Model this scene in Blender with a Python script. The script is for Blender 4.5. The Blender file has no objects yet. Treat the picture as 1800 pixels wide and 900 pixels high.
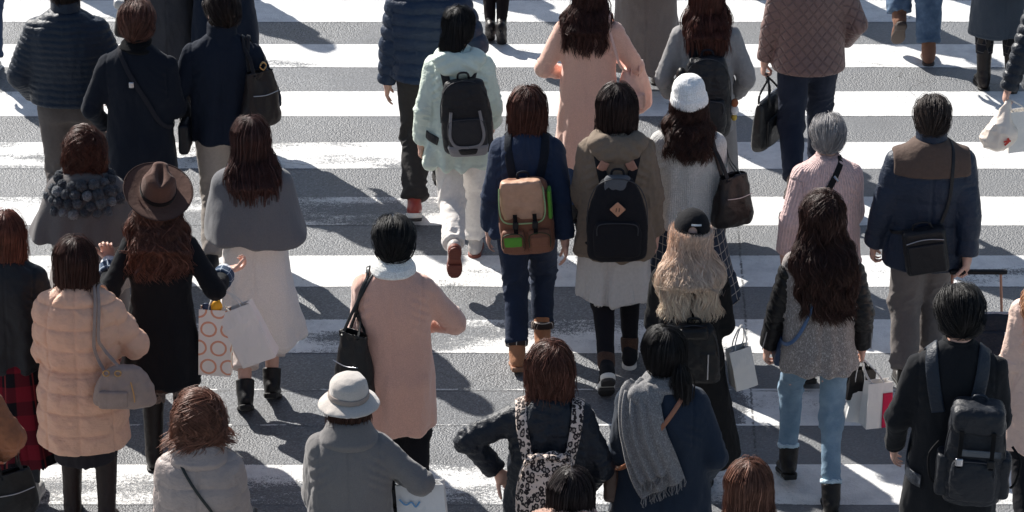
import bpy, math
import numpy as np
from mathutils import Matrix, Vector

# ------------------------------------------------------------------ camera, sky, sun
SC = bpy.context.scene
COL = SC.collection
F, PW, PH = 6000.0, 1800.0, 900.0          # focal length and size of the photo in pixels
TH, CAMH = math.radians(24.1465), 8.38625
cam_d = bpy.data.cameras.new('camera'); cam = bpy.data.objects.new('camera', cam_d); COL.objects.link(cam)
cam_d.sensor_width = 36; cam_d.lens = F / PW * 36; cam_d.clip_start = .5; cam_d.clip_end = 2000
cam.location = (0, 0, CAMH); cam.rotation_euler = (math.pi / 2 - TH, 0, 0)
SC.camera = cam
SUN_EL, SHAD = math.radians(35), math.radians(38)   # shadows run to +X, -Y (towards the viewer and right)
sd = np.array([math.sin(SHAD) * math.cos(SUN_EL), -math.cos(SHAD) * math.cos(SUN_EL), -math.sin(SUN_EL)])
W = bpy.data.worlds.new('World'); SC.world = W; W.use_nodes = True
nt = W.node_tree; bg = nt.nodes['Background']; sky = nt.nodes.new('ShaderNodeTexSky')
sky.sky_type = 'NISHITA'; sky.sun_disc = False; sky.sun_elevation = SUN_EL
sky.sun_rotation = math.atan2(-sd[0], -sd[1]); sky.air_density = 1.0; sky.dust_density = 1.0
hs_ = nt.nodes.new('ShaderNodeHueSaturation'); hs_.inputs['Saturation'].default_value = .95; nt.links.new(sky.outputs[0], hs_.inputs['Color']); nt.links.new(hs_.outputs[0], bg.inputs[0]); bg.inputs[1].default_value = .068
sun_d = bpy.data.lights.new('sun', 'SUN'); sun = bpy.data.objects.new('sun', sun_d); COL.objects.link(sun)
sun_d.energy = 5.0; sun_d.angle = math.radians(.5); sun_d.color = (1, .955, .89)
sun.rotation_euler = Vector(sd).to_track_quat('-Z', 'Y').to_euler()
SC.view_settings.view_transform = 'Standard'; SC.view_settings.look = 'None'
SC.view_settings.gamma = 1; SC.view_settings.exposure = 0.75

def ray_ground(u, v, z=0.0):
    dx, dy = (u - PW / 2) / F, (PH / 2 - v) / F
    d = np.array([dx, math.cos(TH) + dy * math.sin(TH), -math.sin(TH) + dy * math.cos(TH)])
    t = (z - CAMH) / d[2]
    return np.array([d[0] * t, d[1] * t, z])

# ------------------------------------------------------------------ noise
rng = np.random.default_rng(7)
_T = rng.random((64, 64, 64)).astype(np.float32)
def vn(P, seed=0):
    P = P + seed * 7.31 + 100.0
    i = np.floor(P).astype(np.int64); f = P - i; f = f * f * (3 - 2 * f); i &= 63; j = (i + 1) & 63
    x0, y0, z0 = i[:, 0], i[:, 1], i[:, 2]; x1, y1, z1 = j[:, 0], j[:, 1], j[:, 2]
    fx, fy, fz = f[:, 0], f[:, 1], f[:, 2]
    a = _T[x0, y0, z0] * (1 - fx) + _T[x1, y0, z0] * fx; b = _T[x0, y1, z0] * (1 - fx) + _T[x1, y1, z0] * fx
    c = _T[x0, y0, z1] * (1 - fx) + _T[x1, y0, z1] * fx; d = _T[x0, y1, z1] * (1 - fx) + _T[x1, y1, z1] * fx
    return ((a * (1 - fy) + b * fy) * (1 - fz) + (c * (1 - fy) + d * fy) * fz) * 2 - 1
def fbm(P, o=3, seed=0):
    s, a = 0, 1.0
    for k in range(o): s = s + a * vn(P * 2 ** k, seed + k); a *= .5
    return s

# ------------------------------------------------------------------ signed distance primitives: (fn, lo, hi, k, op)
A3 = lambda *v: np.array(v, float)
def cone(a, b, r1, r2, k=.02, op='u'):
    a, b = np.array(a, float), np.array(b, float); ab = b - a; L2 = max(ab @ ab, 1e-9)
    def f(P):
        q = P - a; t = np.clip(q @ ab / L2, 0, 1)
        return np.sqrt(((q - t[:, None] * ab) ** 2).sum(1)) - (r1 + (r2 - r1) * t)
    r = max(r1, r2); return (f, np.minimum(a, b) - r, np.maximum(a, b) + r, k, op)
def ccone(a, b, r1, r2, rd=.008, k=.02, op='u'):
    a, b = np.array(a, float), np.array(b, float); ab = b - a; L = max(math.sqrt(ab @ ab), 1e-6); ax = ab / L
    def f(P):
        q = P - a; h = q @ ax; rad = np.sqrt(((q - h[:, None] * ax) ** 2).sum(1))
        dx = rad - (r1 + (r2 - r1) * np.clip(h / L, 0, 1)) + rd; dy = np.maximum(-h, h - L) + rd
        return np.hypot(np.maximum(dx, 0), np.maximum(dy, 0)) + np.minimum(np.maximum(dx, dy), 0) - rd
    r = max(r1, r2); return (f, np.minimum(a, b) - r, np.maximum(a, b) + r, k, op)
def ell(c, r, R=None, k=.02, op='u'):
    c, r = np.array(c, float), np.array(r, float)
    def f(P):
        q = P - c
        if R is not None: q = q @ R
        k0 = np.sqrt(((q / r) ** 2).sum(1)); k1 = np.sqrt(((q / r ** 2) ** 2).sum(1)) + 1e-6
        return k0 * (k0 - 1) / k1
    m = r.max() if R is not None else r; return (f, c - m, c + m, k, op)
def box(c, h, rd=.01, R=None, k=.02, op='u'):
    c, h = np.array(c, float), np.array(h, float)
    def f(P):
        q = P - c
        if R is not None: q = q @ R
        q = np.abs(q) - h + rd
        return np.sqrt((np.maximum(q, 0) ** 2).sum(1)) + np.minimum(q.max(1), 0) - rd
    m = np.sqrt((h ** 2).sum()) if R is not None else h; return (f, c - m, c + m, k, op)
def smooth_tab(st, n=48):
    st = sorted(st); Z = np.array([s[0] for s in st], float); V = np.array([s[1:] for s in st], float)
    z = np.linspace(Z[0], Z[-1], n); out = np.stack([np.interp(z, Z, V[:, i]) for i in range(V.shape[1])], 1)
    for _ in range(3):
        o = out.copy(); o[1:-1] = (out[:-2] + 2 * out[1:-1] + out[2:]) / 4; out = o
    return z, out
def loft(st, k=.02, op='u', ex=2.3, rd=.008, c=None, R=None):
    """st: (z, half_x, half_y, cx, cy) - a tube of superellipse sections along z"""
    st = [tuple(s) + (0,) * (5 - len(s)) for s in st]
    z, T = smooth_tab(st); z0, z1 = z[0], z[-1]
    def f(P):
        q = P if c is None else P - c
        if R is not None: q = q @ R
        zz = q[:, 2]; a, b, cx, cy = (np.interp(zz, z, T[:, i]) for i in range(4))
        X, Y = np.abs(q[:, 0] - cx), np.abs(q[:, 1] - cy)
        k0 = ((X / a) ** ex + (Y / b) ** ex) ** (1 / ex) + 1e-5
        g = np.sqrt((X / a ** 2) ** 2 + (Y / b ** 2) ** 2) + 1e-5
        r2 = (X / a) ** 2 + (Y / b) ** 2
        dr = (k0 - 1) * np.sqrt(r2) / g
        dr = np.where(r2 < .05, -np.minimum(a, b) * (1 - k0), dr)
        dz = np.maximum(z0 - zz, zz - z1) + rd; dr = dr + rd
        return np.hypot(np.maximum(dr, 0), np.maximum(dz, 0)) + np.minimum(np.maximum(dr, dz), 0) - rd
    lo = A3((T[:, 2] - T[:, 0]).min(), (T[:, 3] - T[:, 1]).min(), z0); hi = A3((T[:, 2] + T[:, 0]).max(), (T[:, 3] + T[:, 1]).max(), z1)
    if c is not None or R is not None:
        RR = np.eye(3) if R is None else R; cc = np.zeros(3) if c is None else np.array(c, float)
        cs = np.array([[x, y, w] for x in (lo[0], hi[0]) for y in (lo[1], hi[1]) for w in (lo[2], hi[2])]) @ RR.T + cc
        lo, hi = cs.min(0), cs.max(0)
    return (f, lo, hi, k, op)
def xf(prims, R=None, c=(0, 0, 0)):
    """move primitives built in a local frame: p_world = R p + c"""
    R = np.eye(3) if R is None else R; c = np.array(c, float); out = []
    for f, lo, hi, k, op in prims:
        cs = np.array([[x, y, w] for x in (lo[0], hi[0]) for y in (lo[1], hi[1]) for w in (lo[2], hi[2])]) @ R.T + c
        out.append(((lambda P, f=f: f((P - c) @ R)), cs.min(0), cs.max(0), k, op))
    return out
def comb(d, q, k, op):
    if op == 'u':
        h = np.clip(.5 + .5 * (d - q) / k, 0, 1); return d * (1 - h) + q * h - k * h * (1 - h)
    if op == 's': q = -q
    h = np.clip(.5 - .5 * (d - q) / k, 0, 1); return d * (1 - h) + q * h + k * h * (1 - h)
def ev(prims, P):
    d = np.ones(len(P)); mg = .09
    for f, lo, hi, k, op in prims:
        if op == 'i': d = comb(d, f(P), k, op); continue
        i = np.nonzero(((P > lo - mg) & (P < hi + mg)).all(1))[0]
        if len(i): d[i] = comb(d[i], f(P[i]), k, op)
    return d
def grad(prims, P, e=.004):
    d = ev(prims, P); g = np.stack([ev(prims, P + e * np.eye(3)[i]) - d for i in range(3)], 1)
    return d, g / (np.linalg.norm(g, axis=1, keepdims=True) + 1e-9)

def mesh_sdf(prims, vox=.008, smooth=1):
    B = 4; us = [p for p in prims if p[4] == 'u']
    lo = np.min([p[1] for p in us], 0) - 3 * vox; hi = np.max([p[2] for p in us], 0) + 3 * vox
    s = vox * B; nb = np.ceil((hi - lo) / s).astype(int); nf = nb * B
    ci = np.stack(np.meshgrid(*[np.arange(n) for n in nb], indexing='ij'), -1).reshape(-1, 3)
    off = (B - 1) / 2
    dc = ev(prims, lo + (ci * B + off) * vox)
    D = np.where(dc < 0, -1., 1.).reshape(nb).repeat(B, 0).repeat(B, 1).repeat(B, 2).astype(np.float32)
    keep = np.nonzero(np.abs(dc) < s * 1.35 + .012)[0]
    l = np.stack(np.meshgrid(*[np.arange(B)] * 3, indexing='ij'), -1).reshape(-1, 3)
    bi = ci[keep] * B; d = np.ones((len(keep), B ** 3)); bc = lo + (bi + off) * vox
    for f, a, b, k, op in prims:
        mg = .05 + s
        m = np.arange(len(keep)) if op == 'i' else np.nonzero(((bc > a - mg) & (bc < b + mg)).all(1))[0]
        if len(m):
            P = (lo + (bi[m][:, None] + l[None]) * vox).reshape(-1, 3)
            d[m] = comb(d[m].ravel(), f(P), k, op).reshape(len(m), -1)
    I = (bi[:, None] + l[None]).reshape(-1, 3); D[I[:, 0], I[:, 1], I[:, 2]] = d.ravel()
    D[0] = D[-1] = 1; D[:, 0] = D[:, -1] = 1; D[:, :, 0] = D[:, :, -1] = 1
    N = D < 0; c = np.zeros(tuple(nf - 1), np.uint8); sl = (slice(0, -1), slice(1, None))
    for x in (0, 1):
        for y in (0, 1):
            for z in (0, 1): c += N[sl[x], sl[y], sl[z]]
    act = np.stack(np.nonzero((c > 0) & (c < 8)), 1); vid = np.full(c.shape, -1, np.int32)
    vid[act[:, 0], act[:, 1], act[:, 2]] = np.arange(len(act))
    acc = np.zeros((len(act), 3)); cnt = np.zeros(len(act)); E3 = np.eye(3, dtype=int)
    for ax in range(3):
        o1, o2 = E3[(ax + 1) % 3], E3[(ax + 2) % 3]
        for a in (0, 1):
            for b in (0, 1):
                p = act + a * o1 + b * o2; q = p + E3[ax]
                v0 = D[p[:, 0], p[:, 1], p[:, 2]]; v1 = D[q[:, 0], q[:, 1], q[:, 2]]
                m = (v0 < 0) != (v1 < 0); t = np.where(m, v0 / (v0 - v1 + 1e-12), 0)
                pt = p + t[:, None] * E3[ax]; acc += pt * m[:, None]; cnt += m
    V = lo + acc / cnt[:, None] * vox
    Q = []
    for ax in range(3):
        o1, o2 = E3[(ax + 1) % 3], E3[(ax + 2) % 3]
        s0 = [slice(None)] * 3; s1 = [slice(None)] * 3; s0[ax] = slice(0, -1); s1[ax] = slice(1, None)
        n0, n1 = N[tuple(s0)], N[tuple(s1)]; e = np.stack(np.nonzero(n0 != n1), 1); e = e[(e[:, (ax + 1) % 3] > 0) & (e[:, (ax + 2) % 3] > 0)]
        inside = n0[e[:, 0], e[:, 1], e[:, 2]]
        q = np.stack([vid[tuple((e - i * o1 - j * o2).T)] for i, j in ((0, 0), (1, 0), (1, 1), (0, 1))], 1)
        q[~inside] = q[~inside][:, ::-1]; Q.append(q)
    Q = np.concatenate(Q); Q = Q[(Q >= 0).all(1)]
    for _ in range(smooth):
        a = np.zeros_like(V); n = np.bincount(Q.ravel(), minlength=len(V)) + 1e-9
        m = V[Q].mean(1)
        for i in range(3): a[:, i] = sum(np.bincount(Q[:, j], m[:, i], minlength=len(V)) for j in range(4)) / n
        V = V * .4 + a * .6
    return V, Q
def normals(V, Q):
    n = np.cross(V[Q[:, 2]] - V[Q[:, 0]], V[Q[:, 3]] - V[Q[:, 1]]) if Q.shape[1] == 4 else np.cross(V[Q[:, 1]] - V[Q[:, 0]], V[Q[:, 2]] - V[Q[:, 0]])
    a = np.stack([sum(np.bincount(Q[:, j], n[:, i], minlength=len(V)) for j in range(Q.shape[1])) for i in range(3)], 1)
    return a / (np.linalg.norm(a, axis=1, keepdims=True) + 1e-12)

# ------------------------------------------------------------------ objects
def new_obj(name, V, Q, mat, parent=None, attrs=None, smooth=True, origin=None, matidx=None):
    V = np.asarray(V, np.float32); Q = np.asarray(Q, np.int32)
    if origin is not None: V = V - np.asarray(origin, np.float32)
    me = bpy.data.meshes.new(name); me.vertices.add(len(V)); me.vertices.foreach_set('co', V.ravel())
    k = Q.shape[1]; me.loops.add(Q.size); me.loops.foreach_set('vertex_index', Q.ravel())
    me.polygons.add(len(Q)); me.polygons.foreach_set('loop_start', np.arange(0, Q.size, k, dtype=np.int32))
    me.update(calc_edges=True); me.validate()
    me.polygons.foreach_set('use_smooth', np.full(len(me.polygons), smooth))
    for m in (mat if isinstance(mat, (list, tuple)) else [mat]): me.materials.append(m)
    if matidx is not None: me.polygons.foreach_set('material_index', np.asarray(matidx, np.int32))
    for an, av in (attrs or {}).items():
        av = np.asarray(av, np.float32)
        if av.ndim == 1: me.attributes.new(an, 'FLOAT', 'POINT').data.foreach_set('value', av)
        else: me.attributes.new(an, 'FLOAT_VECTOR', 'POINT').data.foreach_set('vector', av.ravel())
    o = bpy.data.objects.new(name, me); COL.objects.link(o)
    if parent is not None: o.parent = parent
    return o
def empty(name, loc, rz=0, s=1, label=None, cat=None, group=None):
    o = bpy.data.objects.new(name, None); COL.objects.link(o); o.empty_display_size = .1
    o.location = loc; o.rotation_euler = (0, 0, rz); o.scale = (s, s, s)
    if label: o['label'] = label
    if cat: o['category'] = cat
    if group: o['group'] = group
    return o
def tube(path, r, n=6, closed=False):
    """swept round tube; r scalar or per-point"""
    P = np.asarray(path, float); m = len(P); r = np.broadcast_to(r, (m,))
    t = np.gradient(P, axis=0) if not closed else np.roll(P, -1, 0) - np.roll(P, 1, 0)
    t /= np.linalg.norm(t, axis=1, keepdims=True) + 1e-9
    u = np.cross(t, (0.31, .2, .93)); u /= np.linalg.norm(u, axis=1, keepdims=True) + 1e-9; w = np.cross(t, u)
    a = np.arange(n) / n * 2 * math.pi
    V = P[:, None] + r[:, None, None] * (np.cos(a)[None, :, None] * u[:, None] + np.sin(a)[None, :, None] * w[:, None])
    i, j = np.meshgrid(np.arange(m if closed else m - 1), np.arange(n), indexing='ij'); i, j = i.ravel(), j.ravel(); i2, j2 = (i + 1) % m, (j + 1) % n
    return V.reshape(-1, 3), np.stack([i * n + j, i * n + j2, i2 * n + j2, i2 * n + j], 1)
def ribbon(path, nrm, w, th, closed=False):
    """flat strap: path, outward normals, width, thickness"""
    P = np.asarray(path, float); m = len(P); w = np.broadcast_to(w, (m,))
    t = np.gradient(P, axis=0) if not closed else np.roll(P, -1, 0) - np.roll(P, 1, 0)
    t /= np.linalg.norm(t, axis=1, keepdims=True) + 1e-9
    b = np.cross(t, nrm); b /= np.linalg.norm(b, axis=1, keepdims=True) + 1e-9; n = np.cross(b, t)
    prof = [(-.5, -.5), (.5, -.5), (.5, .5), (.36, 1), (-.36, 1), (-.5, .5)]; k = len(prof)
    V = np.stack([P + b * (w * x)[:, None] + n * (th * y * .5) for x, y in prof], 1)
    i, j = np.meshgrid(np.arange(m if closed else m - 1), np.arange(k), indexing='ij'); i, j = i.ravel(), j.ravel(); i2, j2 = (i + 1) % m, (j + 1) % k
    Q = np.stack([i * k + j, i2 * k + j, i2 * k + j2, i * k + j2], 1)
    if not closed: Q = np.concatenate([Q, [[3, 2, 1, 0], [5, 4, 3, 0]], (m - 1) * k + np.array([[0, 1, 2, 3], [0, 3, 4, 5]])])
    return V.reshape(-1, 3), Q
def join(*parts):
    V, Q, o = [], [], 0
    for v, q in parts: V.append(v); Q.append(np.asarray(q) + o); o += len(v)
    return np.concatenate(V), np.concatenate(Q)
def spline(pts, n=24, closed=False):
    P = np.asarray(pts, float); m = len(P)
    if closed: t = np.linspace(0, m, n, endpoint=False)
    else: t = np.linspace(0, m - 1, n)
    i = np.minimum(t.astype(int), m - 1 if closed else m - 2); f = (t - i)[:, None]
    g = (lambda k: P[k % m]) if closed else (lambda k: P[np.clip(k, 0, m - 1)])
    p0, p1, p2, p3 = g(i - 1), g(i), g(i + 1), g(i + 2)
    return .5 * (2 * p1 + (p2 - p0) * f + (2 * p0 - 5 * p1 + 4 * p2 - p3) * f ** 2 + (3 * p1 - p0 - 3 * p2 + p3) * f ** 3)
def on_surf(prims, P, off=.006, it=10):
    P = np.array(P, float)
    for _ in range(it):
        d, n = grad(prims, P, .01); d = np.where(d > .5, .03, d); P = P - n * (d - off)[:, None] * .9
    return P, grad(prims, P, .01)[1]
def rot(x=0, y=0, z=0):
    return np.array(Matrix.Rotation(math.radians(z), 3, 'Z') @ Matrix.Rotation(math.radians(y), 3, 'Y') @ Matrix.Rotation(math.radians(x), 3, 'X'))
unit = lambda v: np.asarray(v, float) / (np.linalg.norm(v) + 1e-9)
# ------------------------------------------------------------------ materials
def srgb(*c):
    return tuple((x / 255 / 12.92 if x / 255 <= .04045 else ((x / 255 + .055) / 1.055) ** 2.4) for x in c)
class NB:
    """tiny node-graph helper"""
    def __init__(s, name):
        s.lum = None; s.m = bpy.data.materials.new(name); s.m.use_nodes = True; s.t = s.m.node_tree
        s.b = s.t.nodes['Principled BSDF']; s.b.inputs['Specular IOR Level'].default_value = .35
    def n(s, typ, ins=None, **kw):
        nd = s.t.nodes.new(typ)
        for k, v in kw.items(): setattr(nd, k, v)
        for k, v in (ins or {}).items(): s.put(nd.inputs[k], v)
        return nd
    def put(s, sock, v):
        if isinstance(v, bpy.types.NodeSocket): s.t.links.new(v, sock)
        else:
            if sock.type == 'RGBA' and len(v) == 3: v = (*v, 1)
            sock.default_value = v
    def math(s, op, a, b=0, c=None):
        nd = s.n('ShaderNodeMath', operation=op); s.put(nd.inputs[0], a); s.put(nd.inputs[1], b)
        if c is not None: s.put(nd.inputs[2], c)
        return nd.outputs[0]
    def mix(s, f, a, b):
        nd = s.n('ShaderNodeMix', data_type='RGBA'); s.put(nd.inputs[0], f); s.put(nd.inputs[6], a); s.put(nd.inputs[7], b); return nd.outputs[2]
    def obj(s): return s.n('ShaderNodeTexCoord').outputs['Object']
    def pos(s): return s.n('ShaderNodeNewGeometry').outputs['Position']
    def attr(s, name): return s.n('ShaderNodeAttribute', attribute_name=name)
    def scale(s, v, sc):
        nd = s.n('ShaderNodeVectorMath', operation='MULTIPLY'); s.put(nd.inputs[0], v); nd.inputs[1].default_value = sc; return nd.outputs[0]
    def noise(s, v, sc, det=3, rough=.55, out='Fac'):
        return s.n('ShaderNodeTexNoise', {'Vector': v, 'Scale': sc, 'Detail': det, 'Roughness': rough}).outputs[out]
    def vor(s, v, sc, feat='F1', out='Distance', rnd=1.0):
        return s.n('ShaderNodeTexVoronoi', {'Vector': v, 'Scale': sc, 'Randomness': rnd}, feature=feat).outputs[out]
    def ramp(s, f, *stops):
        nd = s.n('ShaderNodeValToRGB'); s.put(nd.inputs[0], f); e = nd.color_ramp.elements
        while len(e) < len(stops): e.new(.5)
        for i, (p, c) in enumerate(stops): e[i].position = p; e[i].color = (*c, 1) if hasattr(c, '__len__') else (c, c, c, 1)
        return nd.outputs[0]
    def step(s, f, a, b):
        nd = s.n('ShaderNodeMapRange', {'Value': f, 'From Min': a, 'From Max': b}, interpolation_type='SMOOTHSTEP'); return nd.outputs[0]
    def sep(s, v): return s.n('ShaderNodeSeparateXYZ', {0: v}).outputs
    def bump(s, h, st, dist=.01):
        prev = s.b.inputs['Normal'].links[0].from_socket if s.b.inputs['Normal'].links else None
        nd = s.n('ShaderNodeBump', {'Height': h, 'Strength': st, 'Distance': dist})
        if prev: s.t.links.new(prev, nd.inputs['Normal'])
        s.t.links.new(nd.outputs[0], s.b.inputs['Normal'])
    def done(s, col, rough=.6, sheen=0, spec=None, metal=0):
        if s.lum is not None and sheen: sheen *= min(1, .12 + s.lum * 2.2)
        if s.lum is not None and spec and s.lum < .03 and rough > .6: spec *= .5
        s.put(s.b.inputs['Base Color'], col); s.put(s.b.inputs['Roughness'], rough)
        s.b.inputs['Sheen Weight'].default_value = sheen; s.b.inputs['Sheen Roughness'].default_value = .5; s.b.inputs['Metallic'].default_value = metal
        if spec is not None: s.b.inputs['Specular IOR Level'].default_value = spec
        return s.m
_mc = {}
def fabric(c, kind='wool', c2=None, rough=None, key=None):
    kk = (tuple(c), kind, c2 and tuple(c2), rough)
    if kk in _mc: return _mc[kk]
    g = NB(kind + ' fabric'); o = g.obj(); c = srgb(*c); c2l = srgb(*c2) if c2 else None; g.lum = sum(c) / 3
    dk = tuple(x * .72 for x in c); lt = tuple(min(1, x * 1.25) for x in c)
    if kind == 'wool':       # felted coats
        f = g.noise(o, 190, 3, .7); col = g.mix(g.step(f, .2, .8), tuple(x * .86 for x in c), tuple(min(1, x * 1.12) for x in c)); g.bump(g.noise(o, 260, 3), .3, .003); g.bump(g.noise(g.scale(o, (1, 1, .6)), 11, 3), .35, .02); m = g.done(col, rough or .92, .45, .15)
    elif kind == 'tweed':
        f = g.noise(o, 210, 2, .8); f2 = g.noise(g.scale(o, (1, 1, .4)), 160, 2, .8)
        col = g.mix(g.step(f, .45, .6), tuple(x * .62 for x in c), c); col = g.mix(g.math('MULTIPLY', g.step(f2, .52, .66), .6), col, c2l or tuple(min(1, x * 2.2) for x in c)); g.bump(f, .5, .006); m = g.done(col, .95, .2, .1)
    elif kind == 'nylon':    # down and shell jackets
        f = g.noise(o, 14, 4, .6); c = tuple(x * (.75 if g.lum < .05 else 1) for x in c); col = g.mix(f, tuple(x * .85 for x in c), tuple(min(1, x * 1.1) for x in c))
        g.bump(g.noise(g.scale(o, (1, 1, 1.6)), 26, 4, .6), .45, .02); m = g.done(col, rough or (.5 if g.lum < .05 else .45), .05, .28 if g.lum < .05 else .5)
    elif kind == 'cotton':
        f = g.noise(o, 60, 4, .65); col = g.mix(f, tuple(x * .8 for x in c), tuple(min(1, x * 1.15) for x in c))
        g.bump(g.noise(o, 34, 4, .6), .35, .012); m = g.done(col, rough or .85, .12, .2)
    elif kind == 'denim':
        f = g.noise(o, 160, 3, .7); big = g.noise(o, 9, 3, .6); col = g.mix(f, tuple(x * .7 for x in c), tuple(min(1, x * 1.2) for x in c))
        col = g.mix(g.math('MULTIPLY', g.step(big, .35, .8), .6), col, c2l or tuple(min(1, x * 1.7) for x in c)); g.bump(g.noise(o, 40, 4), .4, .01); m = g.done(col, .85, .1, .2)
    elif kind == 'leather':
        c = tuple(x * (.55 if g.lum < .05 else 1) for x in c); lt = tuple(min(1, x * 1.25) for x in c)
        f = g.noise(o, 22, 4, .6); col = g.mix(f, tuple(x * .7 for x in c), lt); g.bump(g.noise(o, 45, 5, .65), .3, .012)
        m = g.done(col, rough or .4, 0, .28 if g.lum < .05 else .5)
    elif kind == 'knit':
        s = g.attr('guv').outputs['Vector']; x, y, z = g.sep(s)
        r = g.math('SINE', g.math('MULTIPLY', x, 2 * math.pi / .014)); q = g.math('SINE', g.math('MULTIPLY', y, 2 * math.pi / .012))
        h = g.math('MULTIPLY', g.math('ADD', r, g.math('MULTIPLY', q, .5)), .5); f = g.noise(o, 150, 3, .7)
        col = g.mix(g.step(f, .3, .7), tuple(x * .82 for x in c), lt); g.bump(h, .5, .003); g.bump(f, .3, .004); m = g.done(col, .95, .3, .1)
    elif kind == 'ribbed':   # the crinkled pink jacket
        s = g.attr('guv').outputs['Vector']; x, y, z = g.sep(s)
        w = g.math('ADD', x, g.math('MULTIPLY', g.noise(g.scale(s, (1, .4, 1)), 60, 2), .006))
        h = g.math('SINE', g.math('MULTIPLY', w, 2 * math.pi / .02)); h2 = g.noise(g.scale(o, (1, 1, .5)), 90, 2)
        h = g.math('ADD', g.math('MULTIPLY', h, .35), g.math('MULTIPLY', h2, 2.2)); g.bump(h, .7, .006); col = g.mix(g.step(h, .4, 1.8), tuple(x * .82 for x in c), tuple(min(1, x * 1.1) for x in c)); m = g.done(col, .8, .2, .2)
    elif kind == 'diamond':  # quilted jacket
        s = g.attr('guv').outputs['Vector']; x, y, z = g.sep(s)
        a = g.math('PINGPONG', g.math('ADD', x, y), .036); b = g.math('PINGPONG', g.math('SUBTRACT', x, y), .036)
        h = g.math('MINIMUM', a, b); h = g.step(h, 0, .014); g.bump(h, .6, .010); g.bump(g.noise(o, 60, 3), .4, .008)
        col = g.mix(h, tuple(x * .8 for x in c), c); m = g.done(col, .5, .1, .35)
    elif kind == 'plaid':    # c ground, c2 bars
        s = g.attr('guv').outputs['Vector']; x, y, z = g.sep(s); P = .16
        a = g.step(g.math('PINGPONG', x, P / 2), P * .22, P * .26); b = g.step(g.math('PINGPONG', y, P / 2), P * .22, P * .26)
        f = g.math('MULTIPLY', g.math('ADD', a, b), .5); l = g.math('LESS_THAN', g.math('PINGPONG', g.math('ADD', x, .02), P / 2), .004)
        col = g.mix(f, c, c2l); col = g.mix(g.math('MULTIPLY', l, .5), col, srgb(150, 60, 60)); g.bump(g.noise(o, 200, 3), .3, .004); m = g.done(col, .9, .2, .15)
    elif kind == 'check':    # thin light lines on dark
        s = g.attr('guv').outputs['Vector']; x, y, z = g.sep(s); P = .052
        a = g.math('LESS_THAN', g.math('PINGPONG', x, P / 2), .0022); b = g.math('LESS_THAN', g.math('PINGPONG', y, P / 2), .0022)
        col = g.mix(g.math('MAXIMUM', a, b), c, c2l); m = g.done(col, .9, .15, .15)
    elif kind == 'leopard':
        v = g.scale(g.mix(.012, o, g.n('ShaderNodeTexNoise', {'Vector': o, 'Scale': 40.0}).outputs['Color']), (1, 1, .75))
        d = g.vor(v, 42, rnd=.55); e = g.noise(o, 110, 1); ring = g.math('MULTIPLY', g.step(d, .22, .28), g.math('SUBTRACT', 1, g.step(g.math('ADD', d, g.math('MULTIPLY', g.math('SUBTRACT', e, .5), .4)), .5, .55)))
        col = g.mix(g.math('SUBTRACT', 1, g.step(d, .2, .3)), c, tuple(x * .55 for x in c)); col = g.mix(ring, col, c2l); m = g.done(col, .8, .1, .2)
    elif kind == 'paper':
        f = g.noise(o, 9, 4); col = g.mix(f, tuple(x * .93 for x in c), c); g.bump(g.noise(o, 14, 3), .3, .02); m = g.done(col, rough or .6, 0, .3)
    elif kind == 'fur':
        f = g.noise(o, 90, 4, .75); col = g.mix(g.step(f, .3, .7), tuple(x * .5 for x in c), lt); g.bump(f, 1.0, .01); m = g.done(col, .9, .6, .1)
    elif kind == 'rings':    # white bag with orange rings
        s = g.attr('guv').outputs['Vector']; x, y, z = g.sep(s); P = .105
        r = g.math('FLOOR', g.math('DIVIDE', y, P)); xo = g.math('ADD', g.math('DIVIDE', x, P), g.math('MULTIPLY', r, .5))
        fx = g.math('SUBTRACT', g.math('FRACT', xo), .5); fy = g.math('SUBTRACT', g.math('FRACT', g.math('DIVIDE', y, P)), .5)
        d = g.math('SQRT', g.math('ADD', g.math('MULTIPLY', fx, fx), g.math('MULTIPLY', fy, fy)))
        d = g.math('ADD', d, g.math('MULTIPLY', g.math('SUBTRACT', g.noise(s, 50, 2), .5), .04))
        ring = g.math('LESS_THAN', g.math('ABSOLUTE', g.math('SUBTRACT', d, .37)), .052); col = g.mix(ring, c, c2l); g.bump(g.noise(o, 14, 3), .3, .02); m = g.done(col, .6, 0, .3)
    elif kind == 'metal':
        m = g.done(c, rough or .3, 0, .5, 1)
    elif kind == 'rubber':
        g.bump(g.noise(o, 80, 2), .2, .004); m = g.done(c, rough or .6, 0, .3)
    _mc[kk] = m; return m
def hair_mat(c, tip=None):
    kk = ('hair', tuple(c), tip and tuple(tip))
    if kk in _mc: return _mc[kk]
    g = NB('hair'); c = srgb(*c); a = g.attr('shade').outputs['Fac']; o = g.obj()
    col = g.mix(a, tuple(x * (.55 if sum(c) < .6 else .8) for x in c), tuple(min(1, x * (1.7 if sum(c) < .6 else 1.15)) for x in c))
    if tip: col = g.mix(g.attr('along').outputs['Fac'], col, g.mix(a, tuple(x * .6 for x in srgb(*tip)), tuple(min(1, x * 1.3) for x in srgb(*tip))))
    col = g.mix(g.step(g.noise(o, 30, 3), .35, .75), col, g.mix(.35 if sum(c) < .6 else .12, col, (.0, .0, .0)))
    m = g.done(col, .5, 0, .28); g.b.inputs['Anisotropic'].default_value = 0
    _mc[kk] = m; return m
def skin_mat():
    if 'skin' in _mc: return _mc['skin']
    g = NB('skin'); o = g.obj(); f = g.noise(o, 25, 3); col = g.mix(f, srgb(196, 150, 132), srgb(222, 182, 164)); g.bump(g.noise(o, 150, 2), .15, .003)
    m = g.done(col, .5, 0, .35); g.b.inputs['Subsurface Weight'].default_value = .0; _mc['skin'] = m; return m
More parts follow.
